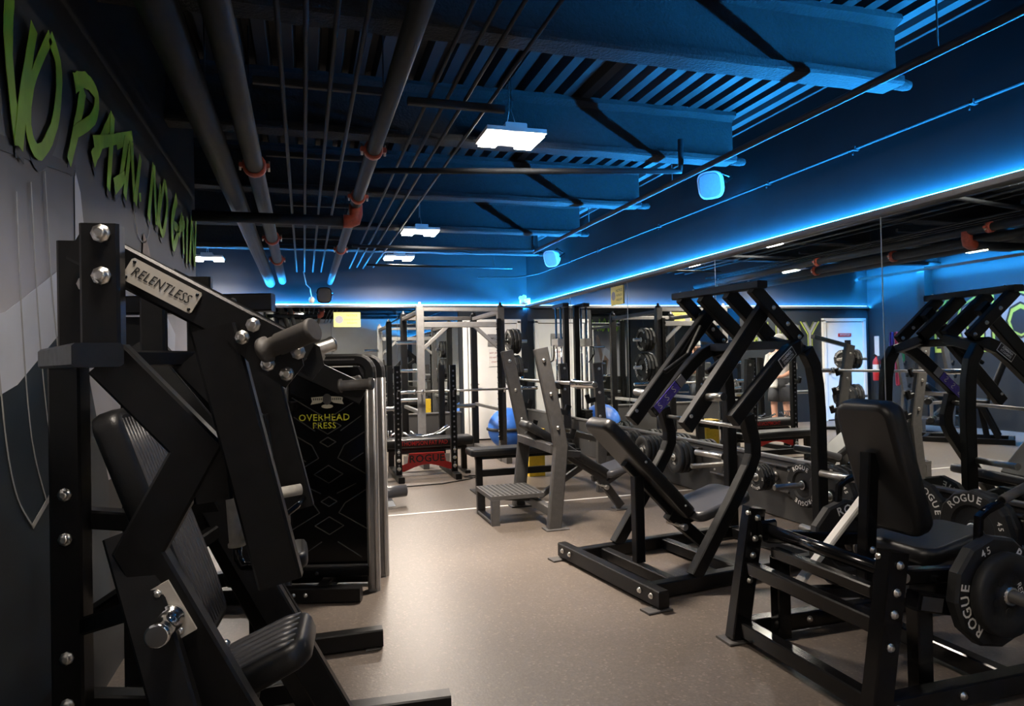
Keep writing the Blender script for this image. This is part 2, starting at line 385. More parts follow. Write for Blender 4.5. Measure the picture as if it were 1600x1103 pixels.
# ================================================================== LAMPS, TAPE LIGHTS
mat('lens', (0.9, 0.9, 0.88), 0.4, emit=(1.0, 0.90, 0.78), estr=60.0)
mat('led_core', (0.6, 0.8, 1.0), 0.4, emit=LED_COLOR, estr=LED_POWER)
mat('led_diffuser', (0.8, 0.85, 0.9), 0.5, emit=(0.62, 0.84, 1.0), estr=1.5)
mat('lamp_white', (0.75, 0.75, 0.74), 0.4, noise=0.03, nscale=20)
def lamp(loc, label, watts=LAMP_POWER, spread=100):
    x, y, z = loc
    t = thing('high_bay_lamp', label, 'lamp', loc, 'white high-bay lamps hanging from the deck')
    s = MB(); s.prism([(x - 0.22, y - 0.17, z), (x + 0.22, y - 0.17, z), (x + 0.22, y + 0.17, z), (x - 0.22, y + 0.17, z)], (0, 0, 0.03)); s.beam((x, y - 0.15, z + 0.05), (x, y + 0.15, z + 0.05), 0.16, 0.04); part(s, 'housing', 'lamp_white', t)
    for k in (-1, 1):
        s = MB(); s.prism([(x + k * 0.075, y - 0.155, z - 0.001), (x + k * 0.205, y - 0.155, z - 0.001), (x + k * 0.205, y + 0.155, z - 0.001), (x + k * 0.075, y + 0.155, z - 0.001)], (0, 0, -0.022)); part(s, 'lens', 'lens', t)
    for k in (-1, 1):
        s = MB(); s.tube([(x, y + k * 0.13, z + 0.06), (x, y + k * 0.03, z + 0.2), (x, y + k * 0.03, ZC)], 0.003, 6); part(s, 'hanging_cable', 'brushed', t)
    ld = bpy.data.lights.new('lamp_light', 'AREA'); ld.shape = 'RECTANGLE'; ld.size = 0.40; ld.size_y = 0.30; ld.energy = watts; ld.color = (1.0, 0.87, 0.74); ld.spread = math.radians(spread)
    lo = bpy.data.objects.new('lamp_light', ld); COL.objects.link(lo); lo.parent = t; lo.location = (0, 0, -0.026)
ZL = 3.02
lamp((1.47, 4.74, ZL), 'nearest white high-bay lamp hanging over the aisle, largest of the bright lamps')
lamp((1.40, 8.38, ZL), 'second white high-bay lamp over the aisle, beyond the nearest one', 105.0, 150)
lamp((1.42, 10.5, ZL), 'third white high-bay lamp over the aisle, low in front of the back wall', 230.0, 160)
lamp((-1.34, 11.0, ZL), 'white high-bay lamp just past the mural wall corner', 120.0, 150)
lamp((-0.2, 1.3, ZL), 'added white high-bay lamp brightening the mural wall, outside the view', 52.0, 150)  # added source that brightens the mural; no fixture known there
lamp((1.45, -1.4, ZL), 'added white high-bay lamp behind the viewpoint, lighting the white front wall')  # added fill: lights the front wall so the back mirror shows brighter
lamp((-2.4, 8.3, ZL), 'added white high-bay lamp over the rear left corner of the gym', 110.0, 150)  # extra lamp, added to light the rear left area
# blue tape light lying in the channel on top of the mirrors
t = thing('led_strip', 'blue tape light glowing along the top of the right wall mirrors', 'led strip', (XR, 4.3, ZM1), 'blue tape lights')
s = MB(); s.beam((XR - 0.016, YF + 0.02, ZM1 + 0.026), (XR - 0.016, YB - 0.03, ZM1 + 0.026), 0.014, 0.014); part(s, 'tape', 'led_core', t)
s = MB(); s.beam((XR - 0.068, YF + 0.02, ZM1 + 0.026), (XR - 0.068, YB - 0.07, ZM1 + 0.026), 0.004, 0.036); part(s, 'lip', 'channel', t)
s = MB(); s.beam((XR - 0.0008, YF + 0.02, ZM1 + 0.050), (XR - 0.0008, YB - 0.03, ZM1 + 0.050), 0.001, 0.030, (0, 0, 1), 0.0002); part(s, 'diffuser', 'led_diffuser', t)
t = thing('led_strip', 'blue tape light glowing along the top of the back wall', 'led strip', (0, YB, ZM1), 'blue tape lights')
s = MB(); s.beam((XL + 0.02, YB - 0.016, ZM1 + 0.026), (XR - 0.03, YB - 0.016, ZM1 + 0.026), 0.014, 0.014); part(s, 'tape', 'led_core', t)
s = MB(); s.beam((XL + 0.02, YB - 0.068, ZM1 + 0.026), (XR - 0.07, YB - 0.068, ZM1 + 0.026), 0.004, 0.036); part(s, 'lip', 'channel', t)
s = MB(); s.beam((XL + 0.02, YB - 0.0008, ZM1 + 0.050), (XR - 0.03, YB - 0.0008, ZM1 + 0.050), 0.001, 0.030, (0, 0, 1), 0.0002); part(s, 'diffuser', 'led_diffuser', t)
t = thing('led_strip', 'added blue tape light before the rear left wall, washing it blue', 'led strip', (XL, 9.3, 2.98), 'blue tape lights')  # added source, no strip belongs on this wall; it tints the wall blue
s = MB(); s.beam((XL + 0.25, YC + 0.05, 2.98), (XL + 0.25, YB - 0.03, 2.98), 0.012, 0.010); part(s, 'tape', 'led_core', t)
s = MB(); s.beam((XL + 0.26, YC + 0.05, 2.985), (XL + 0.26, YB - 0.03, 2.985), 0.003, 0.05); part(s, 'lip', 'channel', t)

# ================================================================== PIPES AND CONDUIT
def coupling(root, p, ax, r):
    ax = V(ax).normalized(); p = V(p); _, sd, up = frame(ax)
    s = MB(); s.lathe(p - ax * 0.03, ax, [(0, r * 1.08), (0.006, r * 1.32), (0.054, r * 1.32), (0.06, r * 1.08)], 16)
    for k in (-1, 1): s.beam(p + sd * k * r * 1.25 - ax * 0.02, p + sd * k * r * 1.25 + ax * 0.02, 0.05, 0.03)
    c = part(s, 'coupling', 'orange_iron', root)
    for k in (-1, 1):
        s = MB(); s.cyl(p + sd * k * r * 1.55 - up * 0.035, p + sd * k * r * 1.55 + up * 0.035, 0.008, 8); sub(s, 'coupling_bolt', 'zinc', c)
def pipe(name, pts, r, label, coups=(), m='pipe_paint', group=None, hang=(), cat='pipe'):
    t = thing(name, label, cat, pts[0], group)
    s = MB(); s.tube(pts, r, 14); part(s, 'pipe_run', m, t)
    p0, p1 = V(pts[0]), V(pts[-1])
    for c in coups:
        y = c; k = (y - p0.y) / (p1.y - p0.y); coupling(t, p0.lerp(p1, k), p1 - p0, r)
    for h in hang:
        p = V(h); s = MB(); s.cyl(p + V((0, 0, r)), (p.x, p.y, ZC), 0.005, 6); part(s, 'hanger_rod', 'pipe_paint', t)
    return t
ZP = 2.78
pipe('sprinkler_main', [(-0.50, -3, ZP - 0.02), (-0.50, YB - 0.05, ZP - 0.02)], 0.075, 'thick dark pipe running beside the mural wall under the ceiling', hang=[(-0.5, 4.1, ZP), (-0.5, 7.6, ZP)])
pipe('sprinkler_main', [(-0.29, -3, ZP), (-0.31, YB - 0.2, ZP)], 0.06, 'dark pipe with three red couplings, second from the mural wall', coups=(4.98, 7.75, 9.3), hang=[(-0.29, 4.4, ZP), (-0.3, 8.0, ZP)])
t = pipe('sprinkler_main', [(0.465, -3, ZP), (0.44, YB - 0.1, ZP)], 0.047, 'dark pipe with red couplings and red elbow right of the conduits', coups=(4.45, 5.72, 8.4), hang=[(0.46, 3.9, ZP), (0.45, 7.4, ZP)])
s = MB(); s.tube([(0.45, 6.0, ZP), (0.45, 6.0, ZP - 0.09), (0.44, 6.0, ZP - 0.135), (0.40, 6.0, ZP - 0.15), (0.345, 6.0, ZP - 0.15)], 0.058, 14); part(s, 'elbow', 'orange_iron', t)
pipe('cross_pipe', [(-0.84, 6.0, ZP - 0.15), (0.34, 6.0, ZP - 0.15)], 0.045, 'dark cross pipe running from the mural wall to the red elbow')
for i, x in enumerate((-0.085, 0.035, 0.165, 0.295)):
    pipe('conduit', [(x, -3, 2.93), (x, 11.6, 2.93)], 0.0125, 'thin dark conduit, number %s of four running over the aisle from the mural side' % ('one', 'two', 'three', 'four')[i], group='four thin conduits over the aisle', cat='conduit')
for y in (3.95, 5.3, 6.9, 8.7):
    s = MB(); s.beam((-0.24, y, 2.965), (0.52, y, 2.965), 0.04, 0.04); single(s, 'strut_channel', 'pipe_paint', 'dark strut channel carrying the four conduits, %s from the viewpoint' % {3.95: 'first', 5.3: 'second', 6.9: 'third', 8.7: 'fourth'}[y], 'strut', (0.14, y, 2.965), 'conduit struts')
for i, (x, z) in enumerate(((0.75, 3.0), (0.87, 3.02), (0.97, 3.0), (1.14, 3.02))):
    pipe('conduit', [(x, -3, z), (x, 11.6, z)], 0.011, 'thin dark conduit, number %s of four running above the lamps' % ('one', 'two', 'three', 'four')[i], group='thin conduits above the lamps', cat='conduit')
s = MB(); s.beam((0.62, 4.05, 2.965), (1.22, 4.05, 2.965), 0.045, 0.045); single(s, 'strut_channel', 'pipe_paint', 'dark strut channel just above the nearest lamp', 'strut', (0.9, 4.05, 2.97), 'conduit struts')
# sprinkler branch lines on the right
t = pipe('sprinkler_pipe', [(3.06, -3, 2.9), (3.06, 8.9, 2.9)], 0.024, 'blue-lit sprinkler pipe running lengthwise below the beams on the right', hang=[(3.06, 2.62, 2.9), (3.06, 5.2, 2.9), (3.06, 7.0, 2.9)])
t = pipe('sprinkler_pipe', [(0.5, 5.22, 2.86), (2.86, 4.86, 2.90), (2.93, 4.85, 2.90), (2.94, 4.85, 2.98), (2.94, 4.85, 3.16)], 0.022, 'cross sprinkler pipe turning up at its end behind the nearest lamp')
t = pipe('sprinkler_pipe', [(0.6, 8.7, 2.88), (2.98, 8.75, 2.89), (3.0, 8.75, 2.9), (3.0, 8.75, 3.2)], 0.02, 'far cross sprinkler pipe ending at the lengthwise pipe')
t = pipe('sprinkler_pipe', [(0.9, 10.2, 2.86), (3.2, 10.4, 2.88)], 0.018, 'short cross sprinkler pipe nearest the back wall', hang=[(1.2, 10.23, 2.86), (2.9, 10.37, 2.88)])
t = pipe('wall_conduit', [(XR - 0.03, YF, 2.91), (XR - 0.03, 11.1, 2.89), (3.6, 11.45, 2.87), (2.9, 11.45, 2.86)], 0.011, 'thin conduit clipped along the blue right wall above the mirrors', cat='conduit')
for y in (2.2, 3.1, 4.02, 5.0, 6.9, 8.57, 9.6):
    s = MB(); s.beam((XR - 0.03, y - 0.012, 2.91 - 0.0015 * (y + 3)), (XR - 0.03, y + 0.012, 2.91 - 0.0015 * (y + 3)), 0.05, 0.034); s.cyl((XR - 0.03, y + 0.03, 2.88), (XR - 0.03, y + 0.03, 2.86), 0.006, 6); part(s, 'clip', 'pipe_paint', t)
# loudspeakers
def speaker(p, label, face):
    p = V(p); f = V(face).normalized(); d, sd, up = frame(f)
    t = thing('ceiling_speaker', label, 'speaker', p, 'wall loudspeakers')
    s = MB(); rings = []
    for a, w, h in ((-0.11, 0.045, 0.06), (-0.09, 0.075, 0.085), (0.0, 0.105, 0.115), (0.07, 0.12, 0.13), (0.085, 0.118, 0.128)):
        rings.append([p + d * a + sd * (w * math.copysign(abs(math.cos(k * PI / 12)) ** 0.6, math.cos(k * PI / 12))) + up * (h * math.copysign(abs(math.sin(k * PI / 12)) ** 0.6, math.sin(k * PI / 12))) for k in range(24)])
    s.loft(rings, True); part(s, 'cabinet', 'sky_panel', t) if label.startswith('white') else part(s, 'cabinet', 'black_gloss', t)
    s = MB(); s.loft([[p + d * a + sd * (w * math.copysign(abs(math.cos(k * PI / 12)) ** 0.6, math.cos(k * PI / 12))) + up * (h * math.copysign(abs(math.sin(k * PI / 12)) ** 0.6, math.sin(k * PI / 12))) for k in range(24)] for a, w, h in ((0.083, 0.105, 0.115), (0.092, 0.10, 0.11))], True); part(s, 'grille', 'black_print' if label.startswith('black') else 'grey_print', t)
    s = MB(); s.path([p - sd * 0.12, p - sd * 0.14 - d * 0.12 + up * 0.02, p - d * 0.16 + up * 0.1, p + sd * 0.14 - d * 0.12 + up * 0.02, p + sd * 0.12], 0.012, 0.03); part(s, 'bracket', 'black_steel', t)
speaker((3.70, 5.55, 3.02), 'white loudspeaker on the right wall nearer the viewpoint', (-0.75, -0.55, -0.35))
speaker((3.70, 9.85, 2.98), 'white loudspeaker on the right wall farther away', (-0.75, -0.55, -0.35))
speaker((0.345, 11.6, 2.55), 'black oval loudspeaker hanging in front of the back wall', (-0.1, -0.95, -0.1))
# small white globe camera on a bent arm beside the hanging speaker
t = thing('dome_camera', 'small white globe camera on a bent arm left of the hanging speaker', 'camera', (0.14, 11.6, 2.55))
s = MB(); s.lathe((0.14, 11.6, 2.47), (0, 0, 1), [(-0.055, 0.01), (-0.045, 0.035), (0, 0.058), (0.045, 0.035), (0.055, 0.012)], 14); part(s, 'globe', 'white_paint', t)
s = MB(); s.tube([(0.14, 11.6, 2.52), (0.12, 11.6, 2.66), (0.06, 11.6, 2.72), (0.02, 11.6, 2.93)], 0.008, 8); part(s, 'arm', 'white_paint', t)
# projector-like unit mounted on the wall corner
t = thing('exit_lamp', 'white emergency lamp unit in the far right corner above the tape light', 'lamp', (3.74, 11.5, 2.44))
s = MB(); s.box((3.80, 11.6, 2.46), 0.12, 0.26, 0.10, 0, 0.015); part(s, 'housing', 'white_paint', t)
for k in (-1, 1):
    s = MB(); s.lathe((3.76, 11.6 + k * 0.09, 2.53), (-0.6, -0.5, 0), [(-0.03, 0.02), (-0.02, 0.035), (0.02, 0.04), (0.025, 0.03)], 12); part(s, 'lamp_head', 'white_paint', t)

# ================================================================== MURAL ON THE LEFT WALL
XW = XM + 0.002
def flat(name, m, poly, x=XW, th=0.0015, parent=wl):
    s = MB(); s.prism([(x, y, z) for y, z in poly], (th, 0, 0)); return sub(s, name, m, parent)
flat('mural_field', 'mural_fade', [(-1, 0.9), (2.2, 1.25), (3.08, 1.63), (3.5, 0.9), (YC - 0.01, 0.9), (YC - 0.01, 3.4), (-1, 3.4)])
flat('mural_shard', 'mural_teal', [(-1, 0.3), (-1, 0.95), (2.0, 1.18), (3.08, 1.625), (3.5, 0.9), (3.5, 0.3)], XW + 0.002)
flat('mural_band', 'mural_light', [(1.0, 1.05), (2.48, 1.36), (3.08, 1.63), (3.10, 1.72), (2.9, 1.78), (2.4, 1.58), (1.0, 1.35)], XW + 0.004)
flat('mural_post', 'mural_light', [(3.07, 1.64), (3.30, 1.6), (3.14, 2.12), (3.07, 2.2)], XW + 0.004)
flat('mural_bar', 'mural_shade', [(1.0, 1.85), (3.08, 2.17), (3.08, 2.215), (1.0, 1.90)], XW + 0.004)
def ribbon(pts, w, x, m, name, w1=None):
    """flat painted stroke on the wall through (y, z) points; the width follows w then w1"""
    pts = [V((p[0], p[1])) for p in pts]; n = len(pts); L = []; R = []
    # smooth with Catmull-Rom
    if n > 2:
        q = []
        for i in range(n - 1):
            a, b_, c, d = pts[max(0, i - 1)], pts[i], pts[i + 1], pts[min(n - 1, i + 2)]
            for k in range(5):
                t = k / 5; q.append(0.5 * ((2 * b_) + (c - a) * t + (2 * a - 5 * b_ + 4 * c - d) * t * t + (3 * b_ - a - 3 * c + d) * t ** 3))
        q.append(pts[-1]); pts = q; n = len(pts)
    for i, p in enumerate(pts):
        d = (pts[min(n - 1, i + 1)] - pts[max(0, i - 1)]).normalized(); nn = V((-d.y, d.x)); f = i / (n - 1)
        ww = (w if w1 is None else w + (w1 - w) * f) * random.uniform(0.9, 1.1)
        L.append(p + nn * ww / 2); R.append(p - nn * ww / 2)
    s = MB(); vs = [(x, p.x, p.y) for p in L + R] + [(x + 0.0015, p.x, p.y) for p in L + R]; N = 2 * n
    fs = [(i, i + 1, n + i + 1, n + i) for i in range(n - 1)] + [(N + i, N + n + i, N + n + i + 1, N + i + 1) for i in range(n - 1)]
    fs += [(i, N + i, N + i + 1, i + 1) for i in range(n - 1)] + [(n + i, n + i + 1, N + n + i + 1, N + n + i) for i in range(n - 1)]
    s.add(vs, fs); return sub(s, name, m, wl)
letters = [
 ('N', 0.085, [[(2.31, 2.44), (2.309, 2.106)], [(2.428, 2.558), (2.413, 2.374), (2.475, 2.105)], [(2.475, 2.105), (2.537, 2.326), (2.619, 2.547)]]),
 ('O', 0.075, [[(2.784, 2.592), (2.872, 2.507), (2.824, 2.301), (2.671, 2.144), (2.574, 2.184), (2.601, 2.352), (2.784, 2.592)]]),
 ('P', 0.085, [[(3.164, 2.55), (3.068, 2.36), (2.97, 2.195)], [(3.044, 2.528), (3.192, 2.598), (3.342, 2.591), (3.291, 2.476), (3.036, 2.332)]]),
 ('A', 0.085, [[(3.282, 2.295), (3.42, 2.421), (3.605, 2.594)], [(3.606, 2.601), (3.563, 2.421), (3.51, 2.227)], [(3.285, 2.367), (3.656, 2.502)]]),
 ('I', 0.085, [[(3.678, 2.497), (4, 2.628)], [(3.864, 2.561), (3.726, 2.314)], [(3.609, 2.263), (3.814, 2.366)]]),
 ('N', 0.08, [[(3.82, 2.265), (3.956, 2.574)], [(3.97, 2.588), (4.019, 2.285)], [(4.019, 2.285), (4.167, 2.566)]]),
 ('dot', 0.06, [[(4.154, 2.365), (4.166, 2.319)]]),
 ('N', 0.085, [[(4.368, 2.269), (4.531, 2.626)], [(4.531, 2.626), (4.577, 2.273)], [(4.596, 2.277), (4.712, 2.549)]]),
 ('O', 0.08, [[(4.878, 2.616), (4.951, 2.474), (4.788, 2.258), (4.678, 2.361), (4.878, 2.616)]]),
 ('G', 0.10, [[(5.311, 2.61), (5.125, 2.412), (5.157, 2.238), (5.34, 2.379), (5.194, 2.395)]]),
 ('A', 0.10, [[(5.364, 2.365), (5.538, 2.53)], [(5.538, 2.53), (5.566, 2.249)], [(5.369, 2.412), (5.616, 2.479)]]),
 ('I', 0.10, [[(5.769, 2.559), (5.704, 2.202)]]),
 ('N', 0.10, [[(5.856, 2.224), (5.99, 2.615)], [(5.99, 2.615), (6.081, 2.236)], [(6.081, 2.236), (6.192, 2.635)]]),
]
for ch, w, strokes in letters:
    for q, st in enumerate(strokes):
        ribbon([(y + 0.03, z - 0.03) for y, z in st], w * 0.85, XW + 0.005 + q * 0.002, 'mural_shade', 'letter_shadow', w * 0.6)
    for q, st in enumerate(strokes): ribbon(st, w * 0.85, XW + 0.014 + q * 0.002, 'green_paint', 'letter_stroke', w * 0.6)
# thin cable lines and handle drawn on the mural
for pts in ([(2.222, 1.847), (2.331, 1.442), (2.389, 1.177), (2.463, 1.011), (2.582, 0.898)], [(2.485, 1.964), (2.52, 1.526), (2.586, 1.175), (2.709, 0.954)],
            [(2.606, 2.025), (2.656, 1.575), (2.731, 1.226), (2.824, 1.008)], [(2.734, 2.096), (2.798, 1.652), (2.897, 1.307), (2.938, 1.114)],
            [(4.033, 2.275), (4.124, 2.139), (4.275, 2.113), (4.412, 2.192), (4.473, 2.317)]):
    ribbon(pts, 0.007, XW + 0.007, 'mural_line', 'mural_cable_line')
ribbon([(2.582, 0.898), (2.907, 1.035)], 0.022, XW + 0.007, 'mural_line', 'mural_handle_line')
ribbon([(4.24, 2.053), (4.364, 1.98), (4.59, 1.467), (4.745, 1.227)], 0.22, XW + 0.007, 'mural_tan', 'mural_figure')
ribbon([(4.996, 1.705), (4.827, 1.224)], 0.45, XW + 0.010, 'mural_light', 'mural_figure')
ribbon([(4.974, 1.45), (4.847, 1.223)], 0.30, XW + 0.013, 'mural_tan', 'mural_figure')
# lettering on the rear walls (read through the mirrors)
s = MB(); text(s, 'BODY', (XL + 0.004, 8.98, 1.84), (0, 1, 0), (0, 0, 1), 1.22, 0.075, 1.12, 0.80); sub(s, 'wall_lettering_edge', 'lime_print', ws)
s = MB(); text(s, 'BODY', (XL + 0.0055, 8.98, 1.86), (0, 1, 0), (0, 0, 1), 1.22, 0.03, 1.12, 0.80); sub(s, 'wall_lettering_edge', 'mural_dark', ws)
s = MB(); text(s, 'BODY', (XL + 0.007, 8.98, 1.86), (0, 1, 0), (0, 0, 1), 1.22, 0.0, 1.12, 0.80); sub(s, 'wall_lettering', 'grey_print', ws)
s = MB(); text(s, 'YOUR', (-1.65, YB - 0.004, 1.78), (1, 0, 0), (0, 0, 1), 0.72, 0.05, 1.05, 0.85); sub(s, 'wall_lettering_edge', 'lime_print', wb)
s = MB(); text(s, 'YOUR', (-1.65, YB - 0.0055, 1.80), (1, 0, 0), (0, 0, 1), 0.72, 0.022, 1.05, 0.85); sub(s, 'wall_lettering_edge', 'mural_dark', wb)
s = MB(); text(s, 'YOUR', (-1.65, YB - 0.007, 1.80), (1, 0, 0), (0, 0, 1), 0.72, 0.0, 1.05, 0.85); sub(s, 'wall_lettering', 'grey_print', wb)

# ================================================================== MACHINES
class FR:
    """local frame of a machine: u forward, s sideways, z up"""
    def __init__(self, x, y, ux=1.0, uy=0.0):
        self.o = V((x, y, 0)); self.u = V((ux, uy, 0)).normalized(); self.s = V((-self.u.y, self.u.x, 0))
    def __call__(self, u, s, z): return self.o + self.u * u + self.s * s + V((0, 0, z))
    def pts(self, *a): return [self(*q) for q in a]
def ribs(root, name, m, a0, a1, side, width, n, r, up):
    """raised stitched ribs lying lengthwise on a pad face"""
    for i in range(n):
        k = (i + 0.5) / n - 0.5
        p0 = V(a0) + V(side) * (k * width); p1 = V(a1) + V(side) * (k * width)
        s = MB(); q = [p0.lerp(p1, j / 6) for j in range(7)]
        s.tube(q, [r * 0.3] + [r] * 5 + [r * 0.3], 6); sub(s, name, m, root)
# ---------------------------------------------------------------- near left chest press
def chest_press():
    F = FR(-0.375, 2.11, 0.997, -0.079)
    t = thing('chest_press', 'black plate-loaded chest press with silver nameplate, nearest machine on the left', 'gym machine', F(0, 0, 0))
    S = 'black_steel'
    for k in (-1, 1):
        s = MB(); s.beam(F(-0.28, k * 0.66, 0.045), F(0.86, k * 0.66, 0.045), 0.075, 0.085); b_ = part(s, 'base_rail', S, t)
        for u in (-0.2, 0.8):
            s = MB(); s.box(F(u, k * 0.66, 0.004), 0.10, 0.12, 0.008, -0.079); sub(s, 'foot_plate', S, b_)
    s = MB(); s.beam(F(-0.22, -0.62, 0.045), F(-0.22, 0.62, 0.045), 0.075, 0.075); part(s, 'rear_rail', S, t)
    s = MB(); s.beam(F(-0.215, -0.06, 0.08), F(-0.215, -0.06, 1.41), 0.076, 0.076, F.u); po = part(s, 'upright', S, t)
    for z in (1.08, 0.965, 0.66, 0.54): bolt(t, F(-0.215, -0.098, z), -F.s, 0.013)
    s = MB(); s.path(F.pts((0.005, -0.50, 1.432), (-0.235, -0.06, 1.432), (-0.235, 0.06, 1.432), (0.005, 0.50, 1.432)), 0.095, 0.05); part(s, 'cross_beam', S, t)
    for k in (-1, 1):
        s = MB(); s.beam(F(0.0, k * 0.452, 1.455), F(0.0, k * 0.452, 1.712), 0.045, 0.078, F.u); e = part(s, 'pivot_post', S, t)
        s = MB(); s.beam(F(-0.105, k * 0.30, 1.455), F(-0.105, k * 0.30, 1.70), 0.045, 0.072, F.u); part(s, 'pivot_post', S, t)
        for z in (1.69, 1.60): bolt(t, F(0.005, k * 0.475, z), F.s * k, 0.015)
        bolt(t, F(-0.08, k * 0.325, 1.60), F.s * k, 0.013)
        # lever with nameplate
        s = MB(); s.beam(F(-0.075, k * 0.36, 1.688), F(0.36, k * 0.405, 1.440), 0.05, 0.088); lv = part(s, 'lever_arm', S, t)
        dl = (F(0.375, 0, 1.432) - F(-0.11, 0, 1.708)).normalized(); ul = dl.cross(F.s).normalized()
        if ul.z < 0: ul = -ul
        c = F(0.108, k * (0.413), 1.585); n = F.s * k
        rt = dl * (1 if k < 0 else -1)
        s = MB(); cc = [c + dl * a * 0.082 + ul * b * 0.027 for a, b in ((-1, -0.8), (-0.95, -1), (0.95, -1), (1, -0.8), (1, 0.8), (0.95, 1), (-0.95, 1), (-1, 0.8))]; s.prism(cc, n * 0.006); npz = sub(s, 'name_plate', 'plate_alu', lv)
        s = MB(); text(s, 'RELENTLESS', c + n * 0.0072, rt, ul, 0.030, 0.006, 1.05, 0.80, 0.2); sub(s, 'name_lettering', 'black_print', lv)
        for a in (-0.9, 0.9):
            for b in (-0.7, 0.7): bolt(t, c + dl * a * 0.082 + ul * b * 0.027 + n * 0.006, n, 0.003, 'black_gloss', 'rivet')
        # end plate and loading horn
        s = MB(); c2 = F(0.328, k * 0.432, 1.448); s.prism([c2 + dl * a + ul * b for a, b in ((-0.075, -0.03), (-0.055, 0.048), (0.05, 0.05), (0.095, 0.0), (0.085, -0.065), (0.0, -0.055))], n * 0.010); ep = part(s, 'end_plate', S, t)
        for a, b in ((-0.045, 0.028), (-0.052, -0.008), (0.025, -0.035), (0.07, 0.02), (0.072, -0.035)): bolt(t, c2 + dl * a + ul * b + n * 0.010, n, 0.0125)
        s = MB(); a0 = F(0.325, k * 0.445, 1.436); a1 = F(0.438, k * 0.515, 1.478); ax = (a1 - a0); L = ax.length
        s.lathe(a0, ax, [(0, 0.030), (0.012, 0.030), (0.014, 0.023), (L * 0.3, 0.022), (L * 0.32, 0.0255), (L * 0.93, 0.0255), (L * 0.95, 0.028), (L, 0.028), (L + 0.004, 0.024)], 20); part(s, 'loading_horn', 'grip_dark' if k < 0 else 'brushed', t)
        # press arm
        s = MB(); s.path(F.pts((0.215 - (k > 0) * 0.03, k * 0.415, 1.49), (0.225 - (k > 0) * 0.03, k * 0.415, 1.45), (0.350 - (k > 0) * 0.03, k * 0.415, 0.905)), 0.05, 0.098, F.u); part(s, 'press_arm', S, t)
        s = MB(); s.tube(F.pts((0.335, k * 0.385, 0.945), (0.315, k * 0.33, 0.928), (0.275, k * 0.275, 0.905), (0.243, k * 0.262, 0.905), (0.231, k * 0.26, 0.925), (0.229, k * 0.26, 0.965)), 0.0115, 10); hb = part(s, 'handle_rod', 'black_gloss', t)
        s = MB(); s.lathe(F(0.229, k * 0.26, 0.955), V((0, 0, 1)) - F.u * 0.06, [(0, 0.021), (0.008, 0.021), (0.01, 0.0175), (0.135, 0.0175), (0.14, 0.015)], 14); sub(s, 'hand_grip', 'grip_grey', hb)
        s = MB(); s.cyl(F(0.24, k * 0.255, 0.985), F(0.335, k * 0.30, 0.99), 0.0185, 14); sub(s, 'hand_grip', 'grip_grey', hb)
        # cranked side frame
        s = MB(); s.path(F.pts((-0.02, k * 0.36, 1.425), (0.165, k * 0.36, 1.215), (0.04, k * 0.36, 0.985), (0.225, k * 0.36, 0.62), (0.50, k * 0.36, 0.09)), 0.05, 0.098, F.u); part(s, 'side_frame', S, t)
        s = MB(); s.path(F.pts((0.185, k * 0.35, 1.235), (0.20, k * 0.35, 1.09)), 0.06, 0.085, F.u); part(s, 'frame_gusset', S, t)
        # storage peg
        dl2 = (F(0.225, 0, 0.62) - F(0.04, 0, 0.985)).normalized(); ul2 = dl2.cross(F.s).normalized(); c3 = F(0.105, k * 0.387, 0.85)
        s = MB(); s.prism([c3 + dl2 * a * 0.065 + ul2 * b * 0.032 for a, b in ((-1, -1), (1, -1), (1, 1), (-1, 1))], n * 0.008); pg = part(s, 'storage_peg', 'plate_alu', t)
        s = MB(); s.lathe(c3 + n * 0.008 + dl2 * 0.012, n, [(0, 0.03), (0.012, 0.03), (0.014, 0.0235), (0.10, 0.0235), (0.103, 0.026), (0.112, 0.026), (0.115, 0.022)], 18); sub(s, 'peg_sleeve', 'chrome', pg)
        for a in (-0.75, 0.75): bolt(t, c3 + dl2 * a * 0.065 + n * 0.008, n, 0.008)
        s = MB(); s.beam(F(0.0, k * 0.33, 1.02), F(0.34, k * 0.64, 0.09), 0.05, 0.09, F.u); part(s, 'front_leg', S, t)
        s = MB(); s.beam(F(-0.2, k * 0.05, 0.72), F(0.06, k * 0.35, 0.86), 0.04, 0.045); part(s, 'strut', S, t)
    # backrest and seat
    bd = F(-0.115, 0, 1.29) - F(0.105, 0, 0.655); bn = bd.cross(F.s).normalized()
    if bn.dot(F.u) < 0: bn = -bn
    s = MB(); s.pad(F(0.105, 0, 0.655), F(-0.115, 0, 1.29), 0.30, 0.075, bn, 0.05, 0.022); bp_ = part(s, 'backrest', 'vinyl', t)
    ribs(bp_, 'padding_rib', 'vinyl_grey', F(0.095, 0, 0.685) + bn * 0.036, F(-0.105, 0, 1.262) + bn * 0.036, F.s, 0.26, 11, 0.009, bn)
    sd = F(0.385, 0, 0.635) - F(0.10, 0, 0.515); sn = F.s.cross(sd).normalized()
    if sn.z < 0: sn = -sn
    s = MB(); s.pad(F(0.10, 0, 0.505), F(0.385, 0, 0.625), 0.33, 0.075, sn, 0.06, 0.022, taper=0.85); st = part(s, 'seat', 'vinyl', t)
    ribs(st, 'padding_rib', 'vinyl_grey', F(0.125, 0, 0.517) + sn * 0.036, F(0.36, 0, 0.615) + sn * 0.036, F.s, 0.25, 6, 0.013, sn)
    s = MB(); s.path(F.pts((-0.2, 0, 0.50), (0.08, 0, 0.46), (0.33, 0, 0.56)), 0.06, 0.06); s.beam(F(0.2, 0, 0.48), F(0.12, 0, 0.05), 0.06, 0.08, F.u); part(s, 'seat_support', S, t)
    s = MB(); s.beam(F(-0.2, 0, 0.05), F(0.35, 0, 0.05), 0.075, 0.075); part(s, 'centre_rail', S, t)
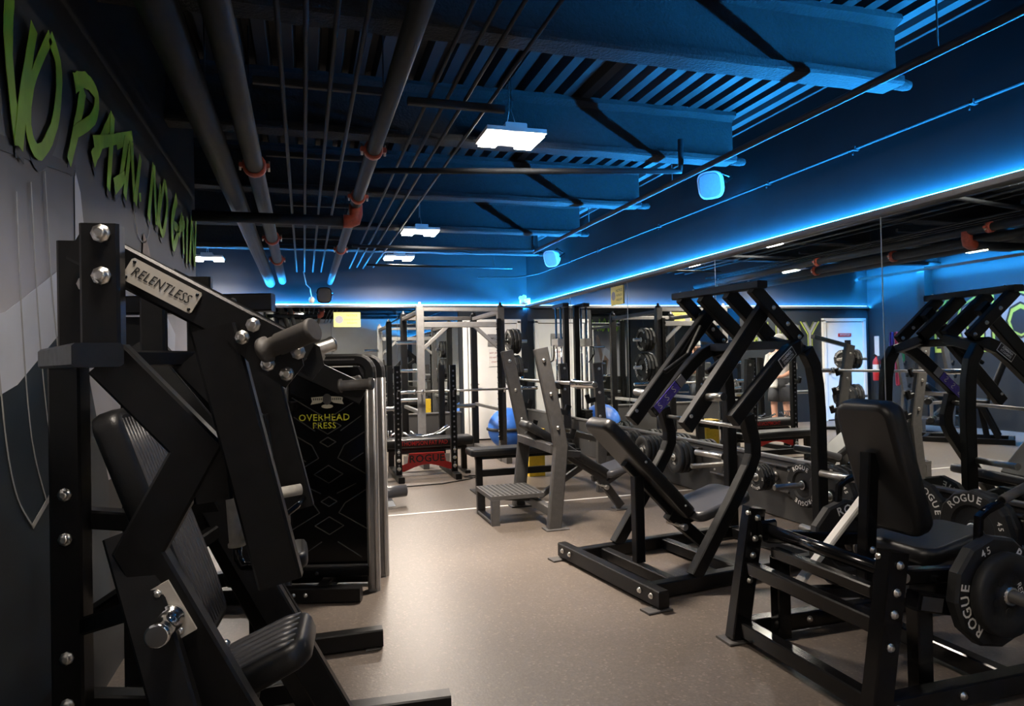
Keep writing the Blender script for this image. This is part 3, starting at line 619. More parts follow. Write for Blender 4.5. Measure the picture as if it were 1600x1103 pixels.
    s = MB(); s.beam(F(-0.2, 0, 1.0), F(-0.06, 0, 0.98), 0.06, 0.05); part(s, 'backrest_bracket', S, t)
    for a, b in ((0.13, -0.05), (0.14, 0.05)): bolt(t, F(a, b, 0.60), F.u + V((0, 0, 1)), 0.011)
    return t
chest_press()
# ---------------------------------------------------------------- second press behind it
def second_press():
    F = FR(-0.42, 3.24)
    t = thing('incline_press', 'black plate-loaded press standing between the near chest press and the overhead press', 'gym machine', F(0, 0, 0))
    S = 'black_steel'
    for k in (-1, 1):
        s = MB(); s.beam(F(-0.3, k * 0.22, 0.05), F(0.77 if k > 0 else 0.36, k * 0.22, 0.05), 0.07, 0.085); r_ = part(s, 'base_rail', S, t)
        s = MB(); s.box(F(0.72 if k > 0 else 0.3, k * 0.22, 0.004), 0.07, 0.10, 0.008); s.box(F(0.72 if k > 0 else 0.3, k * 0.22, 0.022), 0.05, 0.06, 0.03); sub(s, 'levelling_foot', 'grey_steel', r_)
    s = MB(); s.beam(F(-0.27, -0.4, 0.05), F(-0.27, 0.4, 0.05), 0.07, 0.08); part(s, 'rear_rail', S, t)
    s = MB(); s.beam(F(-0.27, 0, 0.08), F(-0.27, 0, 1.62), 0.08, 0.09, F.u); part(s, 'upright', S, t)
    s = MB(); s.beam(F(-0.30, -0.05, 1.665), F(0.30, -0.16, 1.672), 0.08, 0.075); hb = part(s, 'head_box', S, t)
    for u in (0.05, 0.14, 0.255): bolt(t, F(u, -0.175 + 0.0, 1.675), -F.s, 0.012)
    for k in (-1, 1):
        s = MB(); s.beam(F(0.02, k * 0.20, 1.60), F(0.66, k * 0.28, 1.27), 0.05, 0.09); lv = part(s, 'lever_arm', S, t)
        s = MB(); a0 = F(0.60, k * 0.28, 1.315); a1 = F(0.66, k * 0.42, 1.325); ax = a1 - a0; L = ax.length
        s.lathe(F(0.56, k * 0.30, 1.312), F.u + F.s * (k * 0.35) + V((0, 0, 0.05)), [(0, 0.028), (0.01, 0.03), (0.012, 0.022), (0.12, 0.022), (0.125, 0.026), (0.14, 0.026), (0.143, 0.022)], 16); part(s, 'loading_horn', 'grip_dark', t)
        s = MB(); s.path(F.pts((0.14, k * 0.23, 1.50), (0.22, k * 0.24, 0.98)), 0.05, 0.08, F.u); part(s, 'press_arm', S, t)
        s = MB(); s.tube(F.pts((0.22, k * 0.23, 1.01), (0.17, k * 0.16, 0.98), (0.16, k * 0.16, 1.06)), 0.012, 8); part(s, 'handle_rod', 'black_gloss', t)
        s = MB(); s.cyl(F(0.162, k * 0.16, 1.0), F(0.16, k * 0.16, 1.12), 0.018, 12); part(s, 'hand_grip', 'grip_grey', t)
        s = MB(); s.path(F.pts((-0.22, k * 0.15, 1.5), (0.05, k * 0.22, 1.15), (-0.02, k * 0.22, 0.9), (0.40, k * 0.22, 0.1)), 0.05, 0.08, F.u); part(s, 'side_frame', S, t)
    s = MB(); s.pad(F(0.08, 0, 0.60), F(-0.12, 0, 1.25), 0.28, 0.07, F.u, 0.05, 0.02); part(s, 'backrest', 'vinyl', t)
    s = MB(); s.pad(F(0.08, 0, 0.50), F(0.42, 0, 0.56), 0.30, 0.07, (0, 0, 1), 0.05, 0.02); part(s, 'seat', 'vinyl', t)
    s = MB(); s.beam(F(-0.25, 0, 0.45), F(0.35, 0, 0.5), 0.06, 0.06); s.beam(F(0.2, 0, 0.46), F(0.2, 0, 0.05), 0.06, 0.06, F.u); part(s, 'seat_support', S, t)
    s = MB(); s.beam(F(0.2, -0.2, 0.05), F(0.2, 0.2, 0.05), 0.07, 0.07); part(s, 'cross_rail', S, t)
second_press()
# ---------------------------------------------------------------- overhead press tower
def overhead_press():
    F = FR(0.135, 4.42, 0.956, -0.291)
    t = thing('overhead_press', 'selectorised overhead press with tall black shroud and yellow lettering', 'gym machine', F(0, 0, 0))
    hw = 0.285
    # shroud panel
    s = MB(); s.prism([F(u, 0.0, z) for u, z in ((-hw + 0.03, 0.16), (hw - 0.05, 0.16), (hw - 0.05, 1.30), (hw - 0.09, 1.385), (-hw + 0.08, 1.385), (-hw + 0.03, 1.30))], F.s * 0.30); sh = part(s, 'shroud', 'black_gloss', t)
    # embossed diamond pattern on the shroud
    def emb(pts, w=0.006):
        for a, b in zip(pts[:-1], pts[1:]):
            s = MB(); s.beam(F(a[0], -0.002, a[1]), F(b[0], -0.002, b[1]), w, w, F.s, 0.002); sub(s, 'embossed_line', 'grey_steel', sh)
    for cz, w, h in ((0.72, 0.09, 0.055), (0.40, 0.09, 0.055), (1.02, 0.085, 0.05), (0.92, 0.05, 0.03), (0.55, 0.05, 0.03)):
        emb([(-w, cz), (0, cz + h), (w, cz), (0, cz - h), (-w, cz)])
    for sg in (-1, 1):
        emb([(sg * 0.22, 1.20), (0.06 * sg, 1.10), (sg * 0.02, 1.08)]); emb([(sg * 0.23, 0.98), (sg * 0.10, 0.90), (sg * 0.06, 0.82), (sg * 0.23, 0.72)]); emb([(sg * 0.23, 0.62), (sg * 0.10, 0.54), (sg * 0.06, 0.48), (sg * 0.23, 0.38)])
        emb([(sg * 0.14, 0.80), (sg * 0.22, 0.85)]); emb([(sg * 0.05, 0.30), (sg * 0.20, 0.20)]); emb([(sg * 0.17, 0.66), (sg * 0.05, 0.60)]); emb([(sg * 0.21, 1.08), (sg * 0.08, 0.99)])
    # logo: winged badge over the name
    s = MB()
    for sg in (-1, 1): s.prism([F(sg * 0.018, -0.003, 1.205), F(sg * 0.10, -0.003, 1.20), F(sg * 0.094, -0.003, 1.175), F(sg * 0.103, -0.003, 1.155), F(sg * 0.04, -0.003, 1.165), F(sg * 0.02, -0.003, 1.178)], F.s * 0.003)
    s.prism([F(0.036 * math.cos(a), -0.003, 1.143 + 0.013 * math.sin(a)) for a in [k * PI / 8 for k in range(16)]], F.s * 0.003)
    sub(s, 'badge', 'cream_print', sh)
    s = MB(); s.prism([F(0.028 * math.cos(a), -0.005, 1.187 + 0.035 * math.sin(a)) for a in [k * PI / 8 for k in range(16)]], F.s * 0.003); sub(s, 'badge_centre', 'grey_steel', sh)
    s = MB()
    for sg in (-1, 1):
        for q in range(5): s.prism([F(sg * (0.036 + q * 0.012) - 0.003, -0.0045, 1.182), F(sg * (0.036 + q * 0.012) + 0.003, -0.0045, 1.182), F(sg * (0.036 + q * 0.012) + 0.003, -0.0045, 1.195), F(sg * (0.036 + q * 0.012) - 0.003, -0.0045, 1.195)], F.s * 0.001)
    sub(s, 'badge_lettering', 'black_print', sh)
    s = MB(); text(s, 'OVERHEAD', F(-0.02, -0.003, 1.072), F.u, (0, 0, 1), 0.058, 0.012, 1.1, 1.0); text(s, 'PRESS', F(-0.02, -0.003, 1.022), F.u, (0, 0, 1), 0.054, 0.012, 1.1, 1.0); sub(s, 'lettering', 'yellow_print', sh)
    # fluted silver columns
    for u, d in ((hw - 0.008, -0.02), (hw - 0.008, 0.27), (-hw + 0.008, -0.02), (-hw + 0.008, 0.27)):
        s = MB(); s.beam(F(u, d, 0.0), F(u, d, 1.31), 0.055, 0.075, F.u, 0.014); c = part(s, 'column', 'silver_paint', t)
        for k in (-1, 1):
            s = MB(); s.cyl(F(u + k * 0.02, d - 0.029, 0.02), F(u + k * 0.02, d - 0.029, 1.31), 0.010, 8); sub(s, 'flute', 'silver_paint', c)
    # rounded top bow
    for d in (-0.02, 0.27):
        s = MB(); s.path(F.pts(*([(hw - 0.01 + 0.0, d, 1.30)] + [(hw - 0.09 + 0.08 * math.cos(a), d, 1.35 + 0.08 * math.sin(a)) for a in [k * PI / 10 for k in range(6)]] + [(-hw + 0.09 - 0.08 * math.sin(a), d, 1.35 + 0.08 * math.cos(a)) for a in [k * PI / 10 for k in range(6)]] + [(-hw + 0.01, d, 1.30)])), 0.075, 0.05, F.s, 0.015); part(s, 'top_bow', 'rubber', t)
    s = MB(); s.beam(F(-hw + 0.1, -0.025, 1.432), F(hw - 0.1, -0.025, 1.432), 0.04, 0.022); part(s, 'top_trim', 'silver_paint', t)
    s = MB(); s.beam(F(-0.62, 0.12, 0.07), F(0.26, 0.12, 0.07), 0.09, 0.10); s.beam(F(-0.255, -0.06, 0.13), F(0.255, -0.06, 0.13), 0.05, 0.05); part(s, 'lower_frame', 'black_steel', t)
    s = MB(); s.beam(F(-0.60, -0.22, 0.05), F(0.24, -0.22, 0.05), 0.07, 0.085); br = part(s, 'base_rail', 'black_steel', t)
    s = MB(); s.beam(F(-0.5, -0.22, 0.05), F(-0.5, 0.35, 0.05), 0.07, 0.085); part(s, 'base_rail', 'black_steel', t)
    s = MB(); s.beam(F(0.0, -0.22, 0.06), F(0.0, 0.12, 0.06), 0.07, 0.07); part(s, 'base_rail', 'black_steel', t)
    for u in (-0.15, -0.08): bolt(t, F(u, -0.255, 0.055), -F.s, 0.010)
    bolt(t, F(-0.06, -0.086, 0.13), -F.s, 0.009, 'grey_steel')
    # press levers and seat to the left of the tower
    for k in (-1, 1):
        s = MB(); s.path(F.pts((-0.20, 0.13 + k * 0.28, 1.15), (-0.60, 0.13 + k * 0.28, 1.32), (-0.72, 0.13 + k * 0.28, 1.25)), 0.05, 0.07); part(s, 'press_lever', 'black_steel', t)
    s = MB(); s.beam(F(-0.22, -0.20, 1.15), F(-0.22, 0.46, 1.15), 0.06, 0.06); part(s, 'lever_axle', 'black_steel', t)
    s = MB(); s.pad(F(-0.45, 0.13, 0.55), F(-0.33, 0.13, 1.1), 0.28, 0.07, -F.u, 0.05, 0.02); part(s, 'backrest', 'vinyl', t)
    s = MB(); s.pad(F(-0.45, 0.13, 0.5), F(-0.83, 0.13, 0.52), 0.3, 0.07, (0, 0, 1), 0.05, 0.02); part(s, 'seat', 'vinyl', t)
    s = MB(); s.beam(F(-0.55, 0.13, 0.05), F(-0.55, 0.13, 0.46), 0.07, 0.07, F.u); s.beam(F(-0.28, 0.13, 0.8), F(-0.40, 0.13, 0.8), 0.05, 0.05); part(s, 'seat_post', 'black_steel', t)
overhead_press()

# ---------------------------------------------------------------- weight plates
RNG = random.Random(3)
ORD = ('first', 'second', 'third', 'fourth')
def make_plate(R, th, sides, words, wt, name='weight_plate'):
    """plate with its axis along +Y, centred on the origin"""
    t = bpy.data.objects.new(name, None); COL.objects.link(t); ORIG[t.name] = V((0, 0, 0)); t.empty_display_size = 0.05
    h = th / 2
    prof = [(-h, 0.026), (-h, R * 0.20), (-h * 0.35, R * 0.23), (-h * 0.35, R * 0.55), (-h, R * 0.62), (-h, R * 0.95), (-h * 0.65, R), (h * 0.65, R), (h, R * 0.95), (h, R * 0.62), (h * 0.35, R * 0.55), (h * 0.35, R * 0.23), (h, R * 0.20), (h, 0.026)]
    s = MB(); n = sides
    rings = []
    for a, r in prof:
        k = 24
        ring = []
        for j in range(k):
            an = 2 * PI * j / k
            rr = r
            if n == 12 and r > R * 0.6:
                seg = 2 * PI / 12; q = (an + seg / 2) % seg - seg / 2; rr = r * math.cos(seg / 2) / math.cos(q) if r > R * 0.9 else r
            ring.append((rr * math.cos(an), a, rr * math.sin(an)))
        rings.append(ring)
    s.loft(rings, n != 12, caps=False)
    m = len(rings) ; k = 24; b0 = len(s.v) - m * k
    s.f += [(b0 + (m - 1) * k + j, b0 + (m - 1) * k + (j + 1) % k, b0 + (j + 1) % k, b0 + j) for j in range(k)]; s.sm += [True] * k
    part(s, 'plate_body', 'rubber', t)
    s = MB(); s.lathe((0, -h - 0.0008, 0), (0, 1, 0), [(0, 0.027), (0, 0.036), (th + 0.0016, 0.036), (th + 0.0016, 0.027)], 16, caps=False); part(s, 'hub_ring', 'zinc', t)
    if words:
        for sg in (-1, 1):
            for a0 in (PI * 0.5 + 0.55, PI * 1.5 + 0.55):
                s = MB(); arc_text(s, words, (0, sg * (h + 0.0012), 0), (0, sg, 0), (0, 0, 1), R * 0.79, R * 0.27, a0, 0.275, 0.02); part(s, 'plate_lettering', 'white_print', t)
            for a0 in (0.10, PI + 0.10):
                s = MB(); arc_text(s, wt, (0, sg * (h + 0.0012), 0), (0, sg, 0), (0, 0, 1), R * 0.79, R * 0.19, a0, 0.17, 0.015); part(s, 'plate_number', 'white_print', t)
    elif wt:
        for sg in (-1, 1):
            s = MB(); text(s, wt, (0, sg * (h * 0.35 + 0.0012) , R * 0.38), (-sg, 0, 0), (0, 0, 1), R * 0.2, 0.01); part(s, 'plate_lettering', 'white_print', t)
            for q in range(5):
                a = PI / 2 + PI / 5 + q * 2 * PI / 5; s = MB(); s.lathe((R * 0.40 * math.cos(a), sg * h * 0.30, R * 0.40 * math.sin(a)), (0, sg, 0), [(0, R * 0.11), (h * 0.12, R * 0.10)], 10); part(s, 'grip_recess', 'black_print', t)
    return t
PL45 = make_plate(0.225, 0.055, 12, 'ROGUE', '45'); PL25 = make_plate(0.168, 0.05, 24, '', 'REP'); PL10 = make_plate(0.115, 0.025, 12, 'ROGUE', '10'); PL35 = make_plate(0.18, 0.05, 12, 'ROGUE', '35')
USED = set()
def plate(proto, p, ax, label, group, spin=None):
    """a plate whose axis points along ax"""
    o = proto if proto.name not in USED else copy_tree(proto)
    USED.add(proto.name)
    o.location = p; o.rotation_mode = 'QUATERNION'
    q = V((0, 1, 0)).rotation_difference(V(ax)); sp = RNG.uniform(0, 6.28) if spin is None else spin
    o.rotation_quaternion = q @ Matrix.Rotation(sp, 3, 'Y').to_quaternion()
    tag(o, label, 'weight plate', group); return o
# ---------------------------------------------------------------- incline press in the middle right
def iso_press():
    F = FR(1.80, 3.98, 0.99, 0.13)
    t = thing('incline_press', 'black incline press with curved side frames and overhead levers before the mirror', 'gym machine', F(0, 0, 0))
    S = 'black_steel'
    s = MB(); s.beam(F(0, -0.60, 0.065), F(0, 0.57, 0.065), 0.07, 0.095); fr = part(s, 'front_rail', S, t)
    for k in (-0.57, 0.54):
        s = MB(); s.box(F(-0.03, k, 0.006), 0.16, 0.09, 0.012, 0.13); sub(s, 'foot_plate', 'grey_steel', fr)
    for k in (-0.53, -0.42, 0.40, 0.50): bolt(t, F(-0.036, k, 0.07), -F.u, 0.013)
    for k in (-0.42, 0.42):
        s = MB(); s.beam(F(0.035, k, 0.055), F(1.45, k, 0.055), 0.07, 0.085); part(s, 'side_rail', S, t)
    for u in (0.24, 0.75, 1.41):
        s = MB(); s.beam(F(u, -0.385, 0.05), F(u, 0.385, 0.05), 0.065, 0.07); part(s, 'cross_rail', S, t)
    prof = [(0.355, 0.09), (0.66, 0.50), (0.80, 0.70), (0.838, 0.78), (0.84, 0.86), (0.79, 1.03)]
    prof2 = [(0.68, 1.00), (1.06, 1.345), (1.16, 1.42), (1.24, 1.452), (1.32, 1.42), (1.375, 1.33), (1.40, 1.2), (1.412, 1.0), (1.41, 0.09)]
    for k in (-1, 1):
        s = MB(); s.path([F(u, k * 0.42, z) for u, z in prof], 0.065, 0.085, F.u); part(s, 'front_leg', S, t)
        s = MB(); s.path([F(u, k * 0.42, z) for u, z in prof2], 0.065, 0.09, F.u); fa = part(s, 'arch_frame', S, t)
        # sticker on the arch
        dl = (F(1.06, 0, 1.345) - F(0.68, 0, 1.0)).normalized(); ul = V((0, 0, 1)) - dl * dl.z; ul.normalize(); n = F.s * -1
        if k < 0:
            c = F(1.115, -0.42 - 0.034, 1.385); d3 = (F(1.16, 0, 1.42) - F(1.06, 0, 1.345)).normalized(); u3 = (V((0, 0, 1)) - d3 * d3.z).normalized()
            s = MB(); s.prism([c + d3 * a * 0.075 + u3 * b * 0.034 for a, b in ((-1, -1), (1, -1), (1, 1), (-1, 1))], n * 0.003); sub(s, 'name_plate', 'white_print', fa)
            s = MB(); s.prism([c + n * 0.002 + d3 * a * 0.071 + u3 * b * 0.030 for a, b in ((-1, -1), (1, -1), (1, 1), (-1, 1))], n * 0.003); sub(s, 'name_plate', 'black_print', fa)
            s = MB(); text(s, 'HAMMER', c + n * 0.006 + u3 * 0.013, d3, u3, 0.030, 0.01, 1.0, 0.85); text(s, 'STRENGTH', c + n * 0.006 - u3 * 0.013, d3, u3, 0.026, 0.01, 1.0, 0.80); sub(s, 'name_lettering', 'white_print', fa)
        else:
            c = F(0.83, 0.42 - 0.034, 1.135)
            s = MB(); s.prism([c + dl * a * 0.17 + ul * b * 0.036 for a, b in ((-1, -1), (0.55, -1), (0.55, 1), (-1, 1))], n * 0.003); sub(s, 'sticker', 'purple_print', fa)
            s = MB(); s.prism([c + dl * a * 0.17 + ul * b * 0.036 for a, b in ((0.6, -1), (1.0, -1), (1.0, 1), (0.6, 1))], n * 0.003); sub(s, 'sticker', 'silver_paint', fa)
            s = MB()
            for q in (-0.75, -0.25, 0.25): text(s, 'S', c + n * 0.005 + dl * (q * 0.17), dl, ul, 0.07, 0.0)
            sub(s, 'sticker_print', 'white_print', fa)
        # swing lever (double plate box) from the top bar down to the pivot
        s = MB(); s.beam(F(0.93, k * 0.36, 1.84), F(1.32, k * 0.36, 1.50), 0.05, 0.09); part(s, 'swing_link', S, t)
        for u, z in ((1.08, 1.71), (1.20, 1.605), (1.30, 1.52)): bolt(t, F(u, k * 0.36 - 0.026, z), -F.s, 0.012)
        s = MB(); s.beam(F(0.93, k * 0.13, 1.83), F(1.30, k * 0.13, 1.52), 0.05, 0.10); part(s, 'swing_link', S, t)
        # press arm
        s = MB(); s.beam(F(1.13, k * 0.27, 1.735), F(0.42, k * 0.29, 0.965), 0.06, 0.10); pa = part(s, 'press_arm', S, t)
        dl2 = (F(0.42, 0, 0.965) - F(1.13, 0, 1.735)).normalized()
        s = MB(); s.lathe(F(0.445, k * 0.29, 1.035), F.s * -1, [(-0.035, 0.012), (0.035, 0.012)], 10); sub(s, 'end_pin', 'zinc', pa)
        s = MB(); s.tube([F(0.58, k * 0.29, 1.145), F(0.58, k * 0.46, 1.155)], 0.026, 14); hg = part(s, 'hand_grip', 'brushed', t)
        s = MB(); s.lathe(F(0.58, k * 0.46, 1.155), F.s * k, [(0, 0.026), (0.004, 0.026), (0.004, 0.018)], 14); sub(s, 'grip_end', 'black_print', hg)
        s = MB(); s.path(F.pts((1.0, k * 0.23, 1.62), (0.86, k * 0.21, 1.42), (0.66, k * 0.22, 1.30)), 0.03, 0.03); part(s, 'link_rod', S, t)
        s = MB(); s.beam(F(1.30, k * 0.40, 1.43), F(1.30, k * 0.12, 1.50), 0.07, 0.07); part(s, 'pivot_block', S, t)
        s = MB(); s.cyl(F(1.38, k * 0.46, 0.62), F(1.38, k * 0.78, 0.62), 0.024, 12); part(s, 'storage_peg', 'brushed', t)
    s = MB(); s.beam(F(0.955, -0.42, 1.855), F(0.955, 0.45, 1.855), 0.085, 0.05); part(s, 'top_bar', S, t)
    for k in (-0.3, 0.0, 0.25, 0.40): bolt(t, F(0.955, k, 1.88), (0, 0, 1), 0.009)
    s = MB(); s.beam(F(1.25, -0.39, 1.47), F(1.25, 0.39, 1.47), 0.07, 0.06); part(s, 'top_tie', S, t)
    s = MB(); s.cyl(F(0.80, -0.385, 0.95), F(0.80, 0.385, 0.97), 0.014, 10); part(s, 'tie_rod', 'brushed', t)
    bd = F(-0.05, 0, 1.0) - F(0.58, 0, 0.37); bn = F.s.cross(bd).normalized()
    if bn.z < 0: bn = -bn
    s = MB(); s.pad(F(0.60, 0, 0.365), F(-0.04, 0, 1.01), 0.30, 0.085, bn, 0.06, 0.025); part(s, 'backrest', 'vinyl', t)
    sd = F(1.07, 0, 0.475) - F(0.63, 0, 0.37); sn = F.s.cross(sd).normalized()
    if sn.z < 0: sn = -sn
    s = MB(); s.pad(F(0.60, 0, 0.355), F(1.05, 0, 0.465), 0.40, 0.07, sn, 0.07, 0.022); part(s, 'seat', 'vinyl_grey', t)
    s = MB(); s.beam(F(0.255, 0, 0.085), F(0.255, 0, 0.64), 0.06, 0.07, F.u); part(s, 'backrest_post', S, t)
    s = MB(); s.beam(F(0.50, 0, 0.37), F(0.85, 0, 0.085), 0.065, 0.08, F.u); part(s, 'seat_post', S, t)
    s = MB(); s.beam(F(0.16, 0, 0.73), F(0.60, 0, 0.29), 0.05, 0.05); s.beam(F(0.60, 0, 0.30), F(0.98, 0, 0.40), 0.05, 0.05); part(s, 'pad_frame', S, t)
    s = MB(); s.cyl(F(0.53, -0.10, 0.30), F(0.53, 0.06, 0.30), 0.012, 10); s.lathe(F(0.53, -0.10, 0.30), -F.s, [(0, 0.02), (0.03, 0.024), (0.035, 0.015)], 12); part(s, 'adjuster_knob', 'zinc', t)
    bolt(t, F(0.52, -0.152, 0.445), -F.s, 0.007); bolt(t, F(0.22, -0.152, 0.75), -F.s, 0.007)
    return t
iso_press()
# ---------------------------------------------------------------- seated plate-loaded machine at the right edge
def seated_row():
    F = FR(0, 2.5)
    t = thing('seated_calf_machine', 'black seated plate-loaded machine with padded back in the right foreground', 'gym machine', (2.4, 2.5, 0))
    S = 'black_gloss'
    for k in (-1, 1):
        s = MB(); s.beam(F(2.02, k * 0.425, 0.01), F(2.135, k * 0.42, 0.645), 0.07, 0.095, F.u); lg = part(s, 'leg', S, t)
        s = MB(); s.box(F(2.02, k * 0.425, 0.006), 0.16, 0.12, 0.012); sub(s, 'foot_plate', 'grey_steel', lg)
        s = MB(); s.beam(F(2.02, k * 0.42, 0.06), F(3.45, k * 0.42, 0.06), 0.07, 0.085); part(s, 'side_rail', S, t)
        s = MB(); s.beam(F(2.36 if k < 0 else 2.20, k * 0.32, 0.03), F(2.36 if k < 0 else 2.20, k * 0.32, 0.42), 0.065, 0.075, F.u); part(s, 'inner_post', S, t)
        s = MB(); s.beam(F(2.14, k * 0.34, 0.52), F(2.66, k * 0.30, 0.47), 0.05, 0.06); part(s, 'lever_arm', S, t)
        s = MB(); s.path(F.pts((2.60, k * 0.38, 0.52), (2.62, k * 0.38, 0.72), (2.66, k * 0.38, 0.745), (2.74, k * 0.38, 0.77)), 0.03, 0.03, F.s); s.tube(F.pts((2.64, k * 0.38, 0.74), (2.76, k * 0.38, 0.785)), 0.014, 10); hd = part(s, 'handle', S, t)
        s = MB(); s.tube(F.pts((2.75, k * 0.38, 0.782), (2.93, k * 0.38, 0.84)), 0.019, 12); sub(s, 'hand_grip', 'grip_dark', hd)
        s = MB(); s.lathe(F(2.65, k * 0.28, 0.43), F.s * k, [(0, 0.04), (0.02, 0.04), (0.022, 0.0255), (0.42, 0.0255), (0.425, 0.022)], 18); part(s, 'loading_horn', 'brushed' if k > 0 else 'grip_dark', t)
        for z in (0.60, 0.50, 0.42, 0.30): bolt(t, F(2.02 + 0.115 * (z - 0.01) / 0.635 + (0.0 if k < 0 else 0.0), k * 0.42 - 0.037, z), -F.s, 0.013)
        bolt(t, F(2.1, k * 0.42 - 0.036, 0.065), -F.s, 0.013); bolt(t, F(2.42, k * 0.42 - 0.036, 0.065), -F.s, 0.013)
    s = MB(); s.prism([F(2.33, -0.30, 0.40), F(2.34, -0.30, 0.50), F(2.50, -0.30, 0.49), F(2.62, -0.30, 0.40), F(2.58, -0.30, 0.36), F(2.42, -0.30, 0.37)], F.s * 0.10); part(s, 'carriage_plate', 'grey_steel', t)
    s = MB(); s.beam(F(2.30, -0.345, 0.415), F(2.52, -0.345, 0.365), 0.06, 0.075); bx = part(s, 'stop_block', S, t)
    s = MB(); s.beam(F(2.315, -0.3775, 0.41), F(2.42, -0.3775, 0.386), 0.003, 0.055); sub(s, 'block_label', 'grey_steel', bx)
    s = MB(); s.cyl(F(2.165, -0.36, 0.545), F(2.165, 0.36, 0.545), 0.03, 18); ax = part(s, 'pivot_shaft', S, t)
    for k in (-1, 1):
        s = MB(); s.box(F(2.165, k * 0.36, 0.545), 0.085, 0.035, 0.095, 0, 0.012); sub(s, 'bearing_block', S, ax)
        s = MB(); s.lathe(F(2.165, k * 0.42, 0.545), F.s * -k, [(-0.03, 0.018), (0.05, 0.018)], 12); sub(s, 'shaft_end', 'zinc', ax)
        for z in (-0.05, 0.05): bolt(t, F(2.09, k * 0.40, 0.575 + z * 1.0), -F.u, 0.013)
    s = MB(); s.beam(F(2.08, -0.39, 0.36), F(2.08, 0.39, 0.36), 0.055, 0.065); part(s, 'cross_rail', S, t)
    s = MB(); s.beam(F(2.04, -0.39, 0.07), F(2.04, 0.39, 0.07), 0.065, 0.075); part(s, 'cross_rail', S, t)
    s = MB(); s.beam(F(2.72, -0.39, 0.06), F(2.72, 0.39, 0.06), 0.065, 0.075); part(s, 'cross_rail', S, t)
    s = MB(); s.beam(F(3.40, -0.39, 0.06), F(3.40, 0.39, 0.06), 0.065, 0.075); part(s, 'cross_rail', S, t)
    s = MB(); s.beam(F(2.16, -0.30, 0.45), F(2.16, 0.30, 0.45), 0.05, 0.05); part(s, 'cross_rail', S, t)
    s = MB(); s.beam(F(2.13, 0.16, 0.30), F(2.60, 0.14, 0.765), 0.025, 0.05, F.s); part(s, 'stop_bar', 'white_paint', t)  # white colour stands in for lamp light reflected by a light grey bar
    s = MB(); s.pad(F(2.61, 0, 0.585), F(2.435, 0, 1.185), 0.33, 0.10, F.u, 0.07, 0.03); bk = part(s, 'backrest', 'vinyl', t)
    s = MB(); s.box(F(2.455, -0.09, 0.985), 0.006, 0.075, 0.014); sub(s, 'back_tag', 'brushed', bk)
    s = MB(); s.pad(F(2.55, 0, 0.50), F(3.0, 0, 0.545), 0.40, 0.075, (0, 0, 1), 0.08, 0.025, taper=0.75); part(s, 'seat', 'vinyl', t)
    s = MB(); s.beam(F(2.40, 0, 0.30), F(2.45, 0, 0.95), 0.06, 0.06, F.u); s.beam(F(2.42, 0, 0.42), F(2.95, 0, 0.455), 0.06, 0.06); s.beam(F(2.72, 0, 0.09), F(2.72, 0, 0.43), 0.07, 0.07, F.u); s.beam(F(2.1, 0, 0.36), F(2.42, 0, 0.33), 0.05, 0.05); part(s, 'seat_frame', S, t)
    for u, z in ((2.31, 0.62), (2.36, 0.57), (2.50, 0.52)): bolt(t, F(2.42 + (u - 2.31) * 0.4, -0.031, z - 0.1), -F.s, 0.013)
    G = 'plates on the seated machine'
    plate(PL45, F(2.65, -0.405, 0.43), (0, -1, 0), 'twelve-sided black plate on the near horn of the seated machine, white lettering', G, 0.35)
    plate(PL25, F(2.65, -0.463, 0.43), (0, -1, 0), 'smaller round dark plate outermost on the near horn of the seated machine', G, 0.3)
    plate(PL45, F(2.65, 0.375, 0.43), (0, -1, 0), 'twelve-sided black plate on the far horn behind the seated machine', G, 1.35)
seated_row()
# ---------------------------------------------------------------- wall-mounted plate storage under the right mirrors
def wall_rack(y, label, pegs=1):
    t = thing('plate_rack', label, 'plate rack', (XR, y, 0.36), 'plate racks along the right wall')
    s = MB(); s.prism([(XR - 0.026, y - 0.20, 0.24), (XR - 0.026, y + 0.20, 0.24), (XR - 0.026, y + 0.20, 0.47), (XR - 0.026, y - 0.20, 0.47)], (-0.012, 0, 0)); s.beam((XR - 0.055, y - 0.20, 0.46), (XR - 0.055, y + 0.20, 0.46), 0.04, 0.02); s.beam((XR - 0.055, y - 0.20, 0.25), (XR - 0.055, y + 0.20, 0.25), 0.04, 0.02); part(s, 'back_plate', 'grey_steel', t)
    s = MB(); s.lathe((XR - 0.03, y, 0.36), (-1, 0, 0), [(0, 0.045), (0.025, 0.045), (0.027, 0.024), (0.37, 0.024), (0.374, 0.02)], 16); part(s, 'peg', 'dull_steel', t)
    for dy in (-0.17, 0.0, 0.17):
        for z in (0.43, 0.28): bolt(t, (XR - 0.038, y + dy, z), (-1, 0, 0), 0.010)
RACKS = [(3.05, 'nearest'), (3.50, 'second nearest'), (4.12, 'third nearest'), (4.55, 'fourth'), (5.0, 'fifth'), (5.75, 'sixth'), (6.35, 'seventh'), (6.95, 'eighth'), (7.45, 'ninth'), (8.2, 'farthest')]
for y, w in RACKS: wall_rack(y, 'grey wall bracket with a steel peg, %s of the row under the right mirrors' % w)
G = 'plates on the wall pegs'
def stack(proto, y, n, th, label, x0=3.80):
    for i in range(n): plate(proto, (x0 - i * th, y, 0.36), (-1, 0, 0), label % ('outermost' if i == n - 1 else ('innermost' if i == 0 else 'inner')) if '%' in label else label, G)
stack(PL45, 3.05, 2, 0.058, '%s large plate on the nearest wall peg, behind the seated machine')
stack(PL45, 3.50, 1, 0.058, 'large lettered plate on the second wall peg, seen over the black seat')
stack(PL45, 4.12, 3, 0.058, '%s large plate of the thick stack on the third wall peg')
stack(PL35, 4.55, 1, 0.052, 'lettered plate alone on the fourth wall peg')
